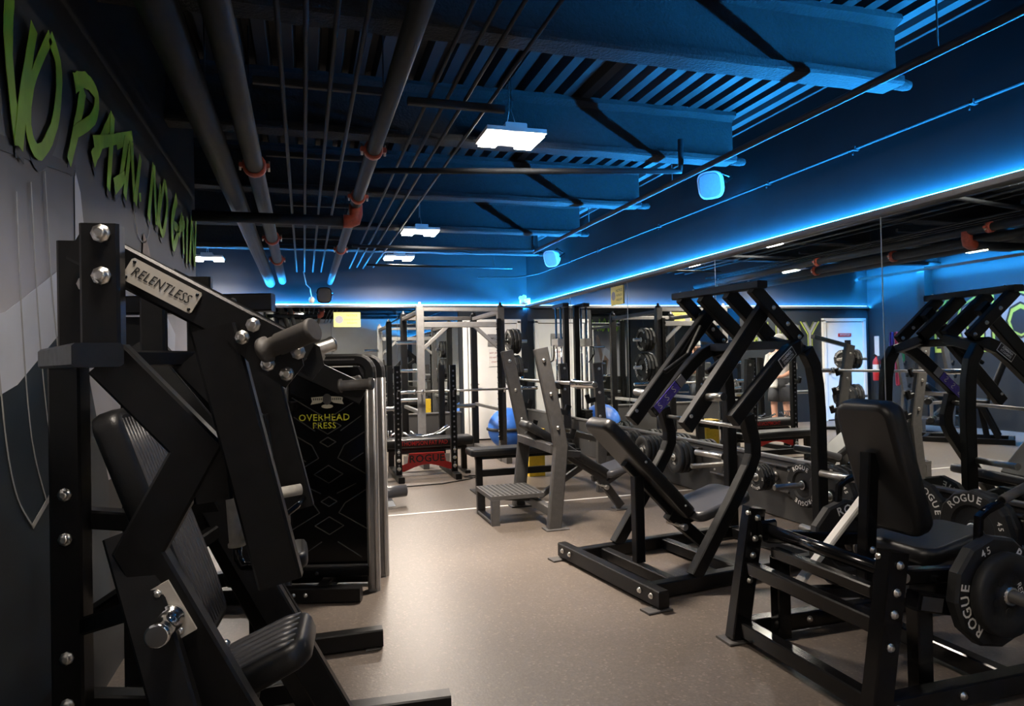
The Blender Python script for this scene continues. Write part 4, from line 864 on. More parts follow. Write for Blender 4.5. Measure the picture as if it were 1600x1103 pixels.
for i in range(4): plate(PL10, (3.78 - i * 0.03, 5.0, 0.36), (-1, 0, 0), 'small plate, %s from the wall in the thin stack on the fifth wall peg' % ORD[i], 'small plates on the fifth wall peg')
for i in range(3): plate(PL25, (3.80 - i * 0.053, 6.35, 0.36), (-1, 0, 0), 'round plain plate, %s from the wall in the stack on the seventh wall peg' % ORD[i], 'round plates on the seventh wall peg')
for i in range(4): plate(PL25, (3.80 - i * 0.053, 6.95, 0.36), (-1, 0, 0), 'round plain plate, %s from the wall in the stack on the eighth wall peg' % ORD[i], 'round plates on the eighth wall peg')
for i in range(3): plate(PL35, (3.80 - i * 0.053, 7.45, 0.36), (-1, 0, 0), 'lettered plate, %s from the wall in the stack on the ninth wall peg' % ORD[i], 'plates on the ninth wall peg')
for i in range(2): plate(PL45, (3.80 - i * 0.058, 8.2, 0.36), (-1, 0, 0), 'large lettered plate, %s from the wall on the farthest wall peg' % ORD[i], 'plates on the farthest wall peg')

# ---------------------------------------------------------------- olympic incline bench with spotter step
BENCHES = []
def incline_bench():   # also copied to the rear left below
    F = FR(0, 5.82)
    t = thing('incline_bench', 'grey olympic incline bench with spotter step, tall bolted uprights, in the middle of the floor', 'weight bench', (2.2, 5.82, 0)); BENCHES.append(t)
    S = 'grey_steel'
    for k in (-1, 1):
        s = MB(); s.path([F(1.955, k * 0.49, 0.0), F(2.03, k * 0.49, 0.68), F(2.01, k * 0.49, 0.80), F(1.87, k * 0.49, 1.50)], 0.06, 0.12, F.u, 0.01); up = part(s, 'upright', S, t)
        s = MB(); s.box(F(1.97, k * 0.49, 0.006), 0.20, 0.13, 0.012); sub(s, 'foot_plate', 'grey_steel', up)
        for z, u in ((1.40, 1.89), (1.12, 1.945), (0.84, 2.0)): bolt(t, F(u, k * 0.49 - 0.031, z), -F.s, 0.013)
        for z, u in ((1.20, 1.975), (0.98, 2.02), (0.78, 2.06)):
            s = MB(); s.path(F.pts((u - 0.01, k * 0.49, z), (u + 0.07, k * 0.49, z - 0.02), (u + 0.09, k * 0.49, z + 0.04)), 0.05, 0.03, F.s); part(s, 'bar_catch', 'black_steel', t)
        s = MB(); s.beam(F(2.02, k * 0.46, 0.62), F(2.35, k * 0.10, 0.55), 0.05, 0.06); part(s, 'diagonal_brace', S, t)
    s = MB(); s.beam(F(1.98, -0.46, 0.66), F(1.98, 0.46, 0.66), 0.06, 0.075); part(s, 'cross_beam', S, t)
    s = MB(); s.beam(F(1.95, -0.46, 0.14), F(1.95, 0.46, 0.14), 0.06, 0.075); part(s, 'cross_beam', S, t)
    # spine
    s = MB(); s.path(F.pts((1.90, 0, 0.78), (2.55, 0, 0.36), (2.80, 0, 0.03)), 0.06, 0.075, F.u); s.beam(F(2.0, 0, 0.18), F(2.42, 0, 0.42), 0.05, 0.05); sp = part(s, 'spine', S, t)
    s = MB(); s.box(F(2.82, 0, 0.006), 0.18, 0.12, 0.012); sub(s, 'foot_plate', 'grey_steel', sp)
    s = MB(); s.pad(F(2.66, 0, 0.335), F(1.86, 0, 0.845), 0.28, 0.075, (0.4, 0, 1), 0.05, 0.022); part(s, 'back_pad', 'vinyl', t)
    s = MB(); s.beam(F(2.52, 0, 0.30), F(2.90, 0, 0.37), 0.05, 0.05); s.beam(F(2.60, 0, 0.22), F(2.86, 0, 0.36), 0.04, 0.04); part(s, 'seat_frame', S, t)
    s = MB(); s.pad(F(2.60, 0, 0.345), F(2.96, 0, 0.44), 0.36, 0.07, (0, 0, 1), 0.07, 0.022); part(s, 'seat', 'vinyl_grey', t)
    s = MB(); s.cyl(F(2.60, -0.12, 0.24), F(2.60, 0.10, 0.24), 0.011, 10); s.lathe(F(2.60, -0.12, 0.24), -F.s, [(0, 0.02), (0.03, 0.022), (0.035, 0.014)], 10); part(s, 'adjuster_pin', 'zinc', t)
    # step
    s = MB(); s.prism([F(u, v, 0.215) for u, v in ((1.50, -0.20), (1.98, -0.20), (1.98, 0.34), (1.50, 0.34))], (0, 0, 0.035)); stp = part(s, 'step_deck', S, t)
    for i in range(11):
        s = MB(); s.beam(F(1.525 + i * 0.043, -0.18, 0.252), F(1.525 + i * 0.043, 0.32, 0.252), 0.018, 0.006, (0, 0, 1), 0.001); sub(s, 'tread_strip', 'rubber', stp)
    for v in (-0.18, 0.32):
        s = MB(); s.beam(F(1.54, v, 0.0), F(1.54, v, 0.215), 0.05, 0.075, F.u); part(s, 'step_leg', S, t)
    s = MB(); s.beam(F(1.54, -0.2, 0.02), F(1.54, 0.34, 0.02), 0.07, 0.03); part(s, 'step_foot', S, t)
    s = MB(); s.beam(F(1.70, 0.07, 0.19), F(1.96, 0.07, 0.16), 0.06, 0.06); part(s, 'step_strut', S, t)
incline_bench()
# ---------------------------------------------------------------- olympic flat bench behind
def flat_bench():
    F = FR(0, 7.15)
    t = thing('flat_bench', 'black olympic flat bench with low rail behind the incline bench', 'weight bench', (2.3, 7.15, 0))
    S = 'grey_steel'
    s = MB(); s.pad(F(1.66, 0, 0.435), F(2.86, 0, 0.435), 0.30, 0.075, (0, 0, 1), 0.04, 0.02); part(s, 'bench_pad', 'vinyl', t)
    s = MB(); s.beam(F(1.74, 0, 0.375), F(2.95, 0, 0.375), 0.06, 0.05); s.beam(F(1.80, 0, 0.20), F(2.95, 0, 0.20), 0.06, 0.07); part(s, 'rail', 'black_steel', t)
    s = MB(); s.beam(F(1.78, 0, 0.01), F(1.78, 0, 0.37), 0.06, 0.07, F.u); s.box(F(1.78, 0, 0.006), 0.14, 0.30, 0.012); part(s, 'front_leg', 'black_steel', t)
    for k in (-1, 1):
        s = MB(); s.path(F.pts((2.98, k * 0.50, 0.0), (3.0, k * 0.50, 0.7), (2.96, k * 0.50, 1.36)), 0.06, 0.10, F.u); up = part(s, 'upright', S, t)
        for z in (1.30, 1.05, 0.8): bolt(t, F(2.975, k * 0.5 - 0.031, z), -F.s, 0.012)
        s = MB(); s.lathe(F(2.99, k * 0.50, 1.12), V((-1, -0.1, 0.0)), [(0.04, 0.032), (0.055, 0.032), (0.057, 0.0255), (0.28, 0.0255), (0.285, 0.02)], 14); part(s, 'storage_horn', 'brushed', t)
        s = MB(); s.path(F.pts((2.95, k * 0.5, 0.98), (2.86, k * 0.5, 0.96), (2.84, k * 0.5, 1.03)), 0.05, 0.03, F.s); part(s, 'bar_catch', 'black_steel', t)
    s = MB(); s.beam(F(2.99, -0.47, 0.2), F(2.99, 0.47, 0.2), 0.06, 0.07); s.beam(F(2.99, -0.47, 0.55), F(2.99, 0.47, 0.55), 0.06, 0.07); part(s, 'cross_beam', 'black_steel', t)
flat_bench()
# ---------------------------------------------------------------- barbells
def barbell(p0, p1, label, plates=(), loc=None):
    p0, p1 = V(p0), V(p1); d = (p1 - p0).normalized(); L = (p1 - p0).length
    t = thing('barbell', label, 'barbell', (p0 + p1) / 2, 'olympic barbells')
    s = MB(); s.cyl(p0 + d * 0.4, p1 - d * 0.4, 0.0145, 12); part(s, 'shaft', 'brushed', t)
    for a, e in ((p0, 1), (p1, -1)):
        s = MB(); s.lathe(a, d * e, [(0, 0.022), (0.004, 0.025), (0.40, 0.025), (0.40, 0.035), (0.42, 0.035), (0.42, 0.0145)], 14); part(s, 'sleeve', 'chrome', t)
    return t
# ---------------------------------------------------------------- low competition rack with bench
def comp_rack():
    t = thing('bench_press_rack', 'black perforated bench rack with a red lettered crossmember near the back wall', 'weight rack', (1.4, 8.4, 0))
    S = 'black_steel'
    for x, y in ((1.065, 8.25), (1.745, 8.25), (1.065, 8.98), (1.745, 8.98)):
        s = MB(); s.beam((x, y, 0.0), (x, y, 1.37), 0.075, 0.075, (1, 0, 0)); up = part(s, 'upright', S, t)
        if y < 8.5:
            for i in range(20):
                s = MB(); z = 0.12 + i * 0.062; s.lathe((x, y - 0.0375, z), (0, -1, 0), [(0, 0.012), (0.0015, 0.012)], 8); sub(s, 'hole', 'chrome' if i % 6 == 2 else 'grey_print', up)
            for z in (0.14, 0.24): bolt(t, (x, y - 0.038, z), (0, -1, 0), 0.018)
            bolt(t, (x, y - 0.038, 0.34), (0, -1, 0), 0.014)
    for x in (1.065, 1.745):
        s = MB(); s.beam((x, 8.0, 0.035), (x, 9.05, 0.035), 0.075, 0.07); part(s, 'base_rail', S, t)
    for y in (8.98,):
        s = MB(); s.beam((1.10, y, 0.25), (1.71, y, 0.25), 0.07, 0.07); part(s, 'cross_rail', S, t)
    s = MB(); s.prism([(1.095, 8.235, 0.10), (1.13, 8.235, 0.10)] + [(1.25 + 0.31 * k / 6, 8.235, 0.145 + 0.03 * math.sin(PI * k / 6)) for k in range(7)] + [(1.68, 8.235, 0.10), (1.715, 8.235, 0.10), (1.715, 8.235, 0.175), (1.64, 8.235, 0.20), (1.62, 8.235, 0.315), (1.19, 8.235, 0.315), (1.17, 8.235, 0.20), (1.095, 8.235, 0.175)], (0, 0.012, 0)); cm = part(s, 'crossmember', 'red_paint', t)
    s = MB(); text(s, 'ROGUE', (1.405, 8.2335, 0.243), (1, 0, 0), (0, 0, 1), 0.125, 0.02, 1.05, 1.0); sub(s, 'lettering', 'black_print', cm)
    for x in (1.16, 1.655):
        s = MB(); s.prism([(x - 0.035, 8.24, 0.19), (x + 0.035, 8.24, 0.19), (x + 0.035, 8.24, 0.29), (x - 0.035, 8.24, 0.29)], (0, 0.01, 0)); part(s, 'corner_plate', 'brushed', t)
    for x in (1.065, 1.745):
        s = MB(); s.path([(x, 8.21, 1.02), (x, 8.12, 1.02), (x, 8.10, 1.08)], 0.05, 0.03, (1, 0, 0)); part(s, 'bar_hook', 'black_steel', t)
        s = MB(); s.lathe((x, 8.26, 0.86), (-1 if x < 1.4 else 1, 0, 0), [(0.036, 0.03), (0.05, 0.03), (0.05, 0.0255), (0.28, 0.0255)], 12); part(s, 'storage_horn', 'brushed', t)
    return t
comp_rack()
def fat_bench():
    t = thing('flat_bench', 'thick black bench pad with red print lying across the perforated rack', 'weight bench', (1.42, 8.62, 0))
    s = MB(); s.pad((0.80, 8.62, 0.405), (2.06, 8.62, 0.405), 0.31, 0.115, (0, 0, 1), 0.04, 0.03); pd = part(s, 'bench_pad', 'vinyl', t)
    s = MB(); text(s, 'THOMPSON FAT PAD', (1.42, 8.4645, 0.405), (1, 0, 0), (0, 0, 1), 0.075, 0.006, 1.0, 0.80); sub(s, 'lettering', 'red_paint', pd)
    s = MB(); s.beam((0.9, 8.62, 0.325), (1.98, 8.62, 0.325), 0.075, 0.045); s.beam((1.95, 8.62, 0.0), (1.95, 8.62, 0.33), 0.07, 0.07, (1, 0, 0)); s.beam((0.9, 8.62, 0.0), (0.9, 8.62, 0.33), 0.07, 0.07, (1, 0, 0)); part(s, 'bench_frame', 'black_steel', t)
    for x in (0.9, 1.95):
        s = MB(); s.beam((x, 8.40, 0.02), (x, 8.84, 0.02), 0.07, 0.04); part(s, 'bench_foot', 'black_steel', t)
fat_bench()
for i, (dy, lb) in enumerate(((0.0, 'curved chrome lat bar lying on the thick bench pad, nearer one'), (0.10, 'curved chrome lat bar lying on the thick bench pad, farther one'))):
    s = MB(); y = 8.56 + dy; z = 0.476
    s.tube([(1.16 + dy, y - 0.02, z + 0.06), (1.25 + dy, y, z + 0.015), (1.40 + dy, y, z), (1.55 + dy, y, z + 0.02), (1.66 + dy, y, z + 0.08), (1.74 + dy, y + 0.02, z + 0.13)], 0.013, 10); single(s, 'lat_bar', 'chrome', lb, 'cable bar', (1.45 + dy, y, z), 'chrome cable bars')
t = thing('triceps_handle', 'chrome cable handle with three loops on the thick bench pad', 'cable handle', (1.05, 8.52, 0.475))
s = MB(); s.tube([(0.90, 8.5, 0.476), (1.0, 8.5, 0.50), (1.10, 8.51, 0.56)], 0.012, 10); part(s, 'bar', 'chrome', t)
for k in range(3):
    s = MB(); s.tube([(0.94 + k * 0.035, 8.48, 0.50), (0.94 + k * 0.035, 8.49, 0.57), (0.95 + k * 0.035, 8.52, 0.57), (0.95 + k * 0.035, 8.53, 0.50)], 0.007, 8); part(s, 'loop', 'chrome', t)
# ---------------------------------------------------------------- tall silver power rack
def power_rack():
    t = thing('power_rack', 'tall silver power rack with braced top frame in front of the back door', 'weight rack', (2.1, 10.0, 0))
    S = 'silver_paint'; D = 'grey_steel'
    x0, x1, y0, y1, zt = 1.52, 2.66, 9.25, 10.85, 2.16
    for x, y, m in ((x0, y0, S), (x1, y0, D), (x0, y1, 'black_steel'), (x1, y1, 'black_steel')):
        s = MB(); s.beam((x, y, 0.0), (x, y, zt), 0.085, 0.10, (1, 0, 0)); up = part(s, 'upright', m, t)
        s = MB(); s.lathe((x, y, zt), (0, 0, 1), [(0, 0.045), (0.03, 0.04), (0.04, 0.02), (0.07, 0.016)], 10); sub(s, 'cap', 'white_paint' if m == S else 'black_steel', up)
    for z, n in ((zt - 0.03, 0), (zt - 0.24, 1)):
        s = MB(); s.beam((x0, y0 - 0.0, z), (x1, y0, z), 0.06, 0.075 if n else 0.05); part(s, 'cross_beam', S, t)
    s = MB(); s.beam((x0, y1, zt - 0.05), (x1, y1, zt - 0.05), 0.06, 0.06); part(s, 'cross_beam', D, t)
    for x in (x0, x1):
        s = MB(); s.beam((x, y0, zt - 0.06), (x, y1, zt - 0.06), 0.06, 0.06); part(s, 'side_beam', D, t)
        s = MB(); s.beam((x, y0 - 0.3, 0.04), (x, y1 + 0.05, 0.04), 0.08, 0.08); part(s, 'base_rail', D, t)
        s = MB(); s.beam((x, y0 + 0.08, 0.72), (x, y1 - 0.08, 0.72), 0.05, 0.05); part(s, 'safety_bar', 'brushed', t)
    s = MB(); s.beam((x0, y1, 0.04), (x1, y1, 0.04), 0.08, 0.08); part(s, 'base_rail', D, t)
    for a, b in ((x0, x0 + 0.38), (x1, x1 - 0.38)):
        s = MB(); s.beam((a, y0, zt - 0.60), (b, y0, zt - 0.26), 0.045, 0.05); part(s, 'diagonal_brace', S, t)
    s = MB(); s.beam((x1 - 0.045, y0 - 0.07, 0.3), (x1 - 0.045, y0 - 0.07, 2.0), 0.03, 0.06, (1, 0, 0))
    for k in range(22): s.beam((x1 - 0.075, y0 - 0.07, 0.34 + k * 0.075), (x1 - 0.045, y0 - 0.07, 0.36 + k * 0.075), 0.03, 0.035)
    part(s, 'slotted_rail', 'black_steel', t)
    for x in (x0, x1):
        s = MB(); s.tube([(x, y0 - 0.04, 0.98), (x, y0 - 0.13, 0.98), (x, y0 - 0.15, 1.04)], 0.014, 8); part(s, 'bar_hook', 'chrome', t)
    for z in (1.68, 1.26): 
        s = MB(); s.lathe((x1, y0 + 0.05, z), (1, 0, 0), [(0.03, 0.03), (0.05, 0.03), (0.05, 0.024), (0.40, 0.024)], 12); part(s, 'storage_horn', 'brushed', t)
    for z in (1.68, 1.3, 0.9): 
        s = MB(); s.lathe((x0, y0 + 0.05, z), (-1, 0, 0), [(0.03, 0.03), (0.05, 0.03), (0.05, 0.024), (0.32, 0.024)], 12); part(s, 'storage_horn', 'chrome', t)
power_rack()
barbell((1.00, 9.135, 1.015), (3.15, 9.135, 1.015), 'barbell resting across the front of the silver power rack')
for i in range(3): plate(PL35, (2.80 + i * 0.055, 9.30, 1.68), (1, 0, 0), 'black plate, %s from the post in the upper stack on the silver rack' % ORD[i], 'upper plates on the silver rack')
for i in range(3): plate(PL45, (2.80 + i * 0.058, 9.30, 1.26), (1, 0, 0), 'large black plate, %s from the post in the lower stack on the silver rack' % ORD[i], 'lower plates on the silver rack')
barbell((2.04, 4.62, 1.213), (2.04, 6.80, 1.213), 'barbell racked on the uprights of the grey incline bench')
# ---------------------------------------------------------------- exercise ball
t = thing('balance_ball', 'blue half-ball balance trainer with dark rim standing by the white door', 'exercise ball', (3.10, 10.45, 0))
s = MB(); c = V((3.10, 10.45, 0.33)); R = 0.33
s.lathe(c - V((0, 0, R)), (0, 0, 1), [(R - R * math.cos(a), max(0.005, R * math.sin(a))) for a in [PI * k / 16 for k in range(17)]], 28); part(s, 'ball', 'blue_vinyl', t)
s = MB(); s.lathe(c + V((0, 0, -0.025)), (0.0, 0, 1), [(0, R + 0.002), (0.01, R + 0.022), (0.04, R + 0.022), (0.05, R + 0.002)], 28, caps=False); part(s, 'rim', 'rubber', t)
# ---------------------------------------------------------------- cable column beside the mirror
def cable_column():
    t = thing('cable_column', 'cable column with two chrome guide rods and weight stack beside the right mirrors', 'gym machine', (3.72, 9.69, 0))
    for y in (9.59, 9.79):
        s = MB(); s.cyl((3.70, y, 0.06), (3.70, y, 2.20), 0.017, 12); part(s, 'guide_rod', 'chrome', t)
    s = MB(); s.box((3.73, 9.69, 0.04), 0.30, 0.42, 0.08); part(s, 'base', 'black_steel', t)
    s = MB(); s.beam((3.74, 9.47, 2.22), (3.74, 9.91, 2.22), 0.10, 0.06); part(s, 'top_beam', 'black_steel', t)
    s = MB(); s.beam((3.82, 9.69, 0.08), (3.82, 9.69, 2.22), 0.08, 0.08, (1, 0, 0)); part(s, 'upright', 'black_steel', t)
    for i in range(12):
        s = MB(); s.box((3.71, 9.69, 0.12 + i * 0.045), 0.12, 0.32, 0.040); part(s, 'stack_weight', 'rubber', t)
    s = MB(); s.tube([(3.62, 9.69, 1.62), (3.58, 9.59, 1.58), (3.58, 9.59, 1.48), (3.60, 9.67, 1.40), (3.58, 9.79, 1.36)], 0.012, 8); part(s, 'pulley_hook', 'black_steel', t)
    s = MB(); s.box((3.68, 9.69, 1.66), 0.09, 0.26, 0.12); part(s, 'carriage', 'brushed', t)
    s = MB(); s.lathe((3.60, 9.70, 1.02), (0.2, 1, 0), [(-0.16, 0.02), (0.16, 0.02)], 12); part(s, 'hand_grip', 'chrome', t)
cable_column()
# ---------------------------------------------------------------- roller on the floor by the tower
t = thing('foot_roller_bench', 'low chrome-topped roller pad standing on the floor right of the overhead press', 'gym bench', (0.85, 6.8, 0))
s = MB(); s.lathe((0.55, 6.75, 0.135), (1, 0.16, 0.02), [(0, 0.05), (0.004, 0.06), (0.40, 0.06), (0.405, 0.05)], 18); part(s, 'roller', 'vinyl_grey', t)
s = MB(); s.prism([(0.55, 6.73, 0.0), (0.84, 6.78, 0.0), (0.80, 6.78, 0.085), (0.57, 6.73, 0.085)], (0, 0.06, 0)); part(s, 'stand', 'sky_panel', t)
# cable trailing on the floor
s = MB(); s.tube([(0.72, 7.9, 0.008), (1.0, 7.75, 0.008), (1.5, 7.78, 0.008), (1.85, 7.95, 0.008), (2.02, 8.12, 0.008), (1.92, 8.2, 0.008), (1.84, 8.12, 0.008), (1.98, 8.0, 0.008)], 0.007, 6); single(s, 'power_cable', 'rubber', 'dark cable trailing over the floor before the perforated rack', 'cable', (1.5, 7.9, 0.008))
# ---------------------------------------------------------------- signs, extinguisher, bands
def sign(name, p, rt, w, h, m, label, cat='sign', lines=(), tm='black_print', nrm=(0, -1, 0), frame_m=None, pic=None):
    p = V(p); rt = V(rt); n = V(nrm); up = V((0, 0, 1))
    t = thing(name, label, cat, p)
    s = MB(); s.prism([p + rt * a * w / 2 + up * b * h / 2 for a, b in ((-1, -1), (1, -1), (1, 1), (-1, 1))], n * 0.006); part(s, 'panel', m, t)
    for txt, dz, sz, dx in lines:
        s = MB(); text(s, txt, p + n * 0.0075 + up * dz + rt * dx, rt, up, sz, 0.004); part(s, 'lettering', tm, t)
    if pic:
        s = MB(); s.prism([p + n * 0.0065 + rt * (pic[0] + pic[2] * math.cos(k * PI / 4)) + up * (pic[1] + pic[2] * math.sin(k * PI / 4)) for k in range(8)], n * 0.001); part(s, 'pictogram', 'grey_print', t)
    return t
sign('notice_sign', (0.71, YB - 0.02, 2.16), (1, 0, 0), 0.44, 0.25, 'yellow_sign', 'yellow notice with a pictogram stuck on the back wall mirror', lines=(('NOTICE', 0.07, 0.05, 0.08), ('PLEASE RE-RACK', 0.0, 0.035, 0.08), ('WEIGHTS', -0.06, 0.04, 0.08)), pic=(-0.13, 0.0, 0.07))
sign('notice_sign', (XR - 0.018, 8.06, 2.22), (0, -1, 0), 0.36, 0.24, 'yellow_sign', 'yellow notice with a pictogram stuck on the right wall mirror', lines=(('NOTICE', 0.06, 0.05, 0.07), ('RE-RACK', 0.0, 0.04, 0.07), ('WEIGHTS', -0.06, 0.04, 0.07)), nrm=(-1, 0, 0), pic=(-0.10, 0.0, 0.06))
sign('door_sign', (3.30, YB - 0.045, 1.78), (1, 0, 0), 0.30, 0.22, 'silver_paint', 'grey metal sign at the top of the white back door', lines=(('EMPLOYEES', 0.03, 0.045, 0), ('ONLY', -0.04, 0.045, 0)))
sign('door_notice', (3.30, YB - 0.045, 1.47), (1, 0, 0), 0.28, 0.32, 'white_print', 'white paper notice with red print below the grey door sign', lines=(('NOT AN EXIT', 0.08, 0.04, 0), ('DO NOT ENTER', 0.0, 0.034, 0), ('STAFF AREA', -0.08, 0.034, 0)), tm='red_print')
sign('door_sign', (-3.18, YB - 0.045, 1.80), (1, 0, 0), 0.34, 0.07, 'red_paint', 'narrow red sign on the rear left door', lines=(('RESTROOM', 0.0, 0.05, 0),), tm='white_print')
sign('wall_notice', (XL + 0.006, 11.62, 1.55), (0, -1, 0), 0.12, 0.42, 'white_print', 'tall white notice on the rear left wall above the fire extinguisher', nrm=(1, 0, 0), lines=())
t = thing('fire_extinguisher', 'red fire extinguisher hung on the rear left wall, seen in the mirror', 'extinguisher', (XL + 0.09, 11.55, 0.86))
s = MB(); s.lathe((XL + 0.10, 11.55, 0.82), (0, 0, 1), [(0, 0.06), (0.01, 0.075), (0.40, 0.075), (0.45, 0.055), (0.48, 0.025), (0.51, 0.025)], 18); cy = part(s, 'cylinder', 'red_paint', t)
s = MB(); s.lathe((XL + 0.10, 11.55, 1.0), (0, 0, 1), [(0, 0.0765), (0.16, 0.0765)], 18, caps=False); sub(s, 'label_band', 'white_print', cy)
s = MB(); s.beam((XL + 0.10, 11.55, 1.34), (XL + 0.20, 11.52, 1.38), 0.03, 0.025); s.tube([(XL + 0.12, 11.5, 1.32), (XL + 0.14, 11.44, 1.2), (XL + 0.12, 11.45, 1.0)], 0.012, 8); part(s, 'valve', 'black_steel', t)
s = MB(); s.box((XL + 0.012, 11.55, 1.1), 0.024, 0.06, 0.3); part(s, 'wall_bracket', 'black_steel', t)
t = thing('band_hook', 'black wall hook rail holding the exercise bands on the rear left wall', 'hook rail', (XL, 11.0, 1.8))
s = MB(); s.beam((XL + 0.012, 10.82, 1.80), (XL + 0.012, 11.24, 1.80), 0.02, 0.06); part(s, 'rail', 'black_steel', t)
for y in (10.90, 11.03, 11.16):
    s = MB(); s.tube([(XL + 0.02, y, 1.80), (XL + 0.10, y, 1.79), (XL + 0.115, y, 1.83)], 0.008, 8); part(s, 'hook', 'black_steel', t)
for y, m, ln, lb in ((10.90, 'green_band', 0.62, 'green loop band hanging on the wall hooks, nearest the column'), (11.03, 'red_band', 1.05, 'red loop band hanging longest on the wall hooks'), (11.16, 'purple_band', 0.80, 'dark purple loop band hanging on the wall hooks, nearest the extinguisher')):
    s = MB(); x = XL + 0.09
    s.path([(x, y - 0.028, 1.80 - ln), (x, y - 0.03, 1.84 - ln / 2), (x, y - 0.022, 1.815), (x, y, 1.828), (x, y + 0.022, 1.815), (x, y + 0.03, 1.84 - ln / 2), (x, y + 0.028, 1.80 - ln), (x, y, 1.775 - ln), (x, y - 0.028, 1.80 - ln)], 0.006, 0.055, (1, 0, 0), 0.002); single(s, 'loop_band', m, lb, 'exercise band', (x, y, 1.8), 'bands on the wall hooks')

# ---------------------------------------------------------------- yellow plyometric box
t = thing('plyo_box', 'yellow plyometric box standing behind the flat bench', 'plyo box', (2.63, 7.95, 0))
for dx, dy, sx, sy in ((0, -0.10, 0.20, 0.018), (0, 0.10, 0.20, 0.018), (-0.091, 0, 0.018, 0.182), (0.091, 0, 0.018, 0.182)):
    s = MB(); s.box((2.68 + dx, 7.95 + dy, 0.275), sx, sy, 0.55, 0, 0.003); pn = part(s, 'side_panel', 'yellow_plastic', t)
    if dy < 0:
        s = MB(); s.beam((2.63, 7.95 + dy - 0.0095, 0.47), (2.73, 7.95 + dy - 0.0095, 0.47), 0.002, 0.04); sub(s, 'hand_slot', 'black_print', pn)
s = MB(); s.box((2.68, 7.95, 0.559), 0.22, 0.22, 0.018, 0, 0.003); part(s, 'top_panel', 'yellow_plastic', t)
# ---------------------------------------------------------------- plate tree in the rear left
t = thing('plate_tree', 'black plate tree holding plates before the rear left door, seen in the mirror', 'plate rack', (-1.75, 10.2, 0))
s = MB(); s.beam((-1.75, 10.2, 0.04), (-1.75, 10.2, 1.65), 0.08, 0.08, (1, 0, 0)); part(s, 'post', 'black_steel', t)
for dx, dy in ((0.32, 0.28), (-0.32, 0.28), (0.32, -0.28), (-0.32, -0.28)):
    s = MB(); s.beam((-1.75, 10.2, 0.04), (-1.75 + dx, 10.2 + dy, 0.03), 0.07, 0.06); part(s, 'foot', 'black_steel', t)
s = MB(); s.beam((-1.72, 10.2, 1.55), (-0.85, 10.05, 1.72), 0.08, 0.07); part(s, 'top_arm', 'black_steel', t)
for z in (1.30, 0.62):
    for k in (-1, 1):
        s = MB(); s.lathe((-1.75, 10.2, z), (k, -0.3, 0), [(0.04, 0.032), (0.055, 0.032), (0.057, 0.024), (0.34, 0.024)], 12); part(s, 'horn', 'brushed', t)
for z, w in ((1.30, 'upper'), (0.62, 'lower')):
    for k, w2 in ((-1, 'left'), (1, 'right')):
        d = V((k, -0.3, 0)).normalized()
        for i in range(2): plate(PL45 if z < 1 else PL35, V((-1.75, 10.2, z)) + d * (0.10 + 0.058 * i), d, '%s plate on the %s %s horn of the rear left plate tree' % (('inner', 'outer')[i], w, w2), 'plates on the rear tree')
# ---------------------------------------------------------------- rear left seated machine (reflected in the mirror)
def rear_machine():
    F = FR(-2.1, 8.1, 0.6, 0.8)
    t = thing('leg_extension', 'black seated leg machine with steel roller arms in the rear left, seen in the mirror', 'gym machine', F(0, 0, 0))
    S = 'black_steel'
    for k in (-1, 1):
        s = MB(); s.beam(F(-0.55, k * 0.32, 0.04), F(0.7, k * 0.32, 0.04), 0.07, 0.08); part(s, 'base_rail', S, t)
        s = MB(); s.path(F.pts((-0.35, k * 0.30, 0.08), (-0.15, k * 0.28, 0.55), (0.30, k * 0.28, 0.62)), 0.06, 0.07, F.u); part(s, 'side_frame', S, t)
        s = MB(); s.tube(F.pts((0.05, k * 0.30, 0.6), (0.05, k * 0.36, 0.75), (0.18, k * 0.36, 0.82)), 0.016, 8); part(s, 'handle', 'brushed', t)
        s = MB(); s.lathe(F(0.52, k * 0.06, 0.32), F.s * k, [(0, 0.04), (0.005, 0.055), (0.20, 0.055), (0.205, 0.04)], 14); part(s, 'roller_pad', 'vinyl', t)
        s = MB(); s.lathe(F(0.55, k * 0.06, 0.62), F.s * k, [(0, 0.04), (0.005, 0.055), (0.20, 0.055), (0.205, 0.04)], 14); part(s, 'roller_pad', 'vinyl', t)
        s = MB(); s.lathe(F(0.10, k * 0.34, 0.50), F.s * k, [(0, 0.03), (0.01, 0.03), (0.012, 0.024), (0.26, 0.024)], 12); part(s, 'loading_horn', 'chrome', t)
    for u in (-0.5, 0.6):
        s = MB(); s.beam(F(u, -0.29, 0.04), F(u, 0.29, 0.04), 0.07, 0.07); part(s, 'cross_rail', S, t)
    s = MB(); s.pad(F(-0.25, 0, 0.60), F(0.30, 0, 0.64), 0.44, 0.09, (0, 0, 1), 0.06, 0.025); part(s, 'seat', 'vinyl', t)
    s = MB(); s.pad(F(-0.24, 0, 0.66), F(-0.45, 0, 1.25), 0.42, 0.09, F.u, 0.06, 0.025); part(s, 'backrest', 'vinyl', t)
    s = MB(); s.path(F.pts((0.36, 0, 0.60), (0.52, 0, 0.58), (0.52, 0, 0.30)), 0.05, 0.05, F.s); part(s, 'swing_arm', 'brushed', t)
    s = MB(); s.beam(F(-0.2, 0, 0.07), F(-0.12, 0, 0.56), 0.08, 0.08, F.u); part(s, 'post', S, t)
rear_machine()
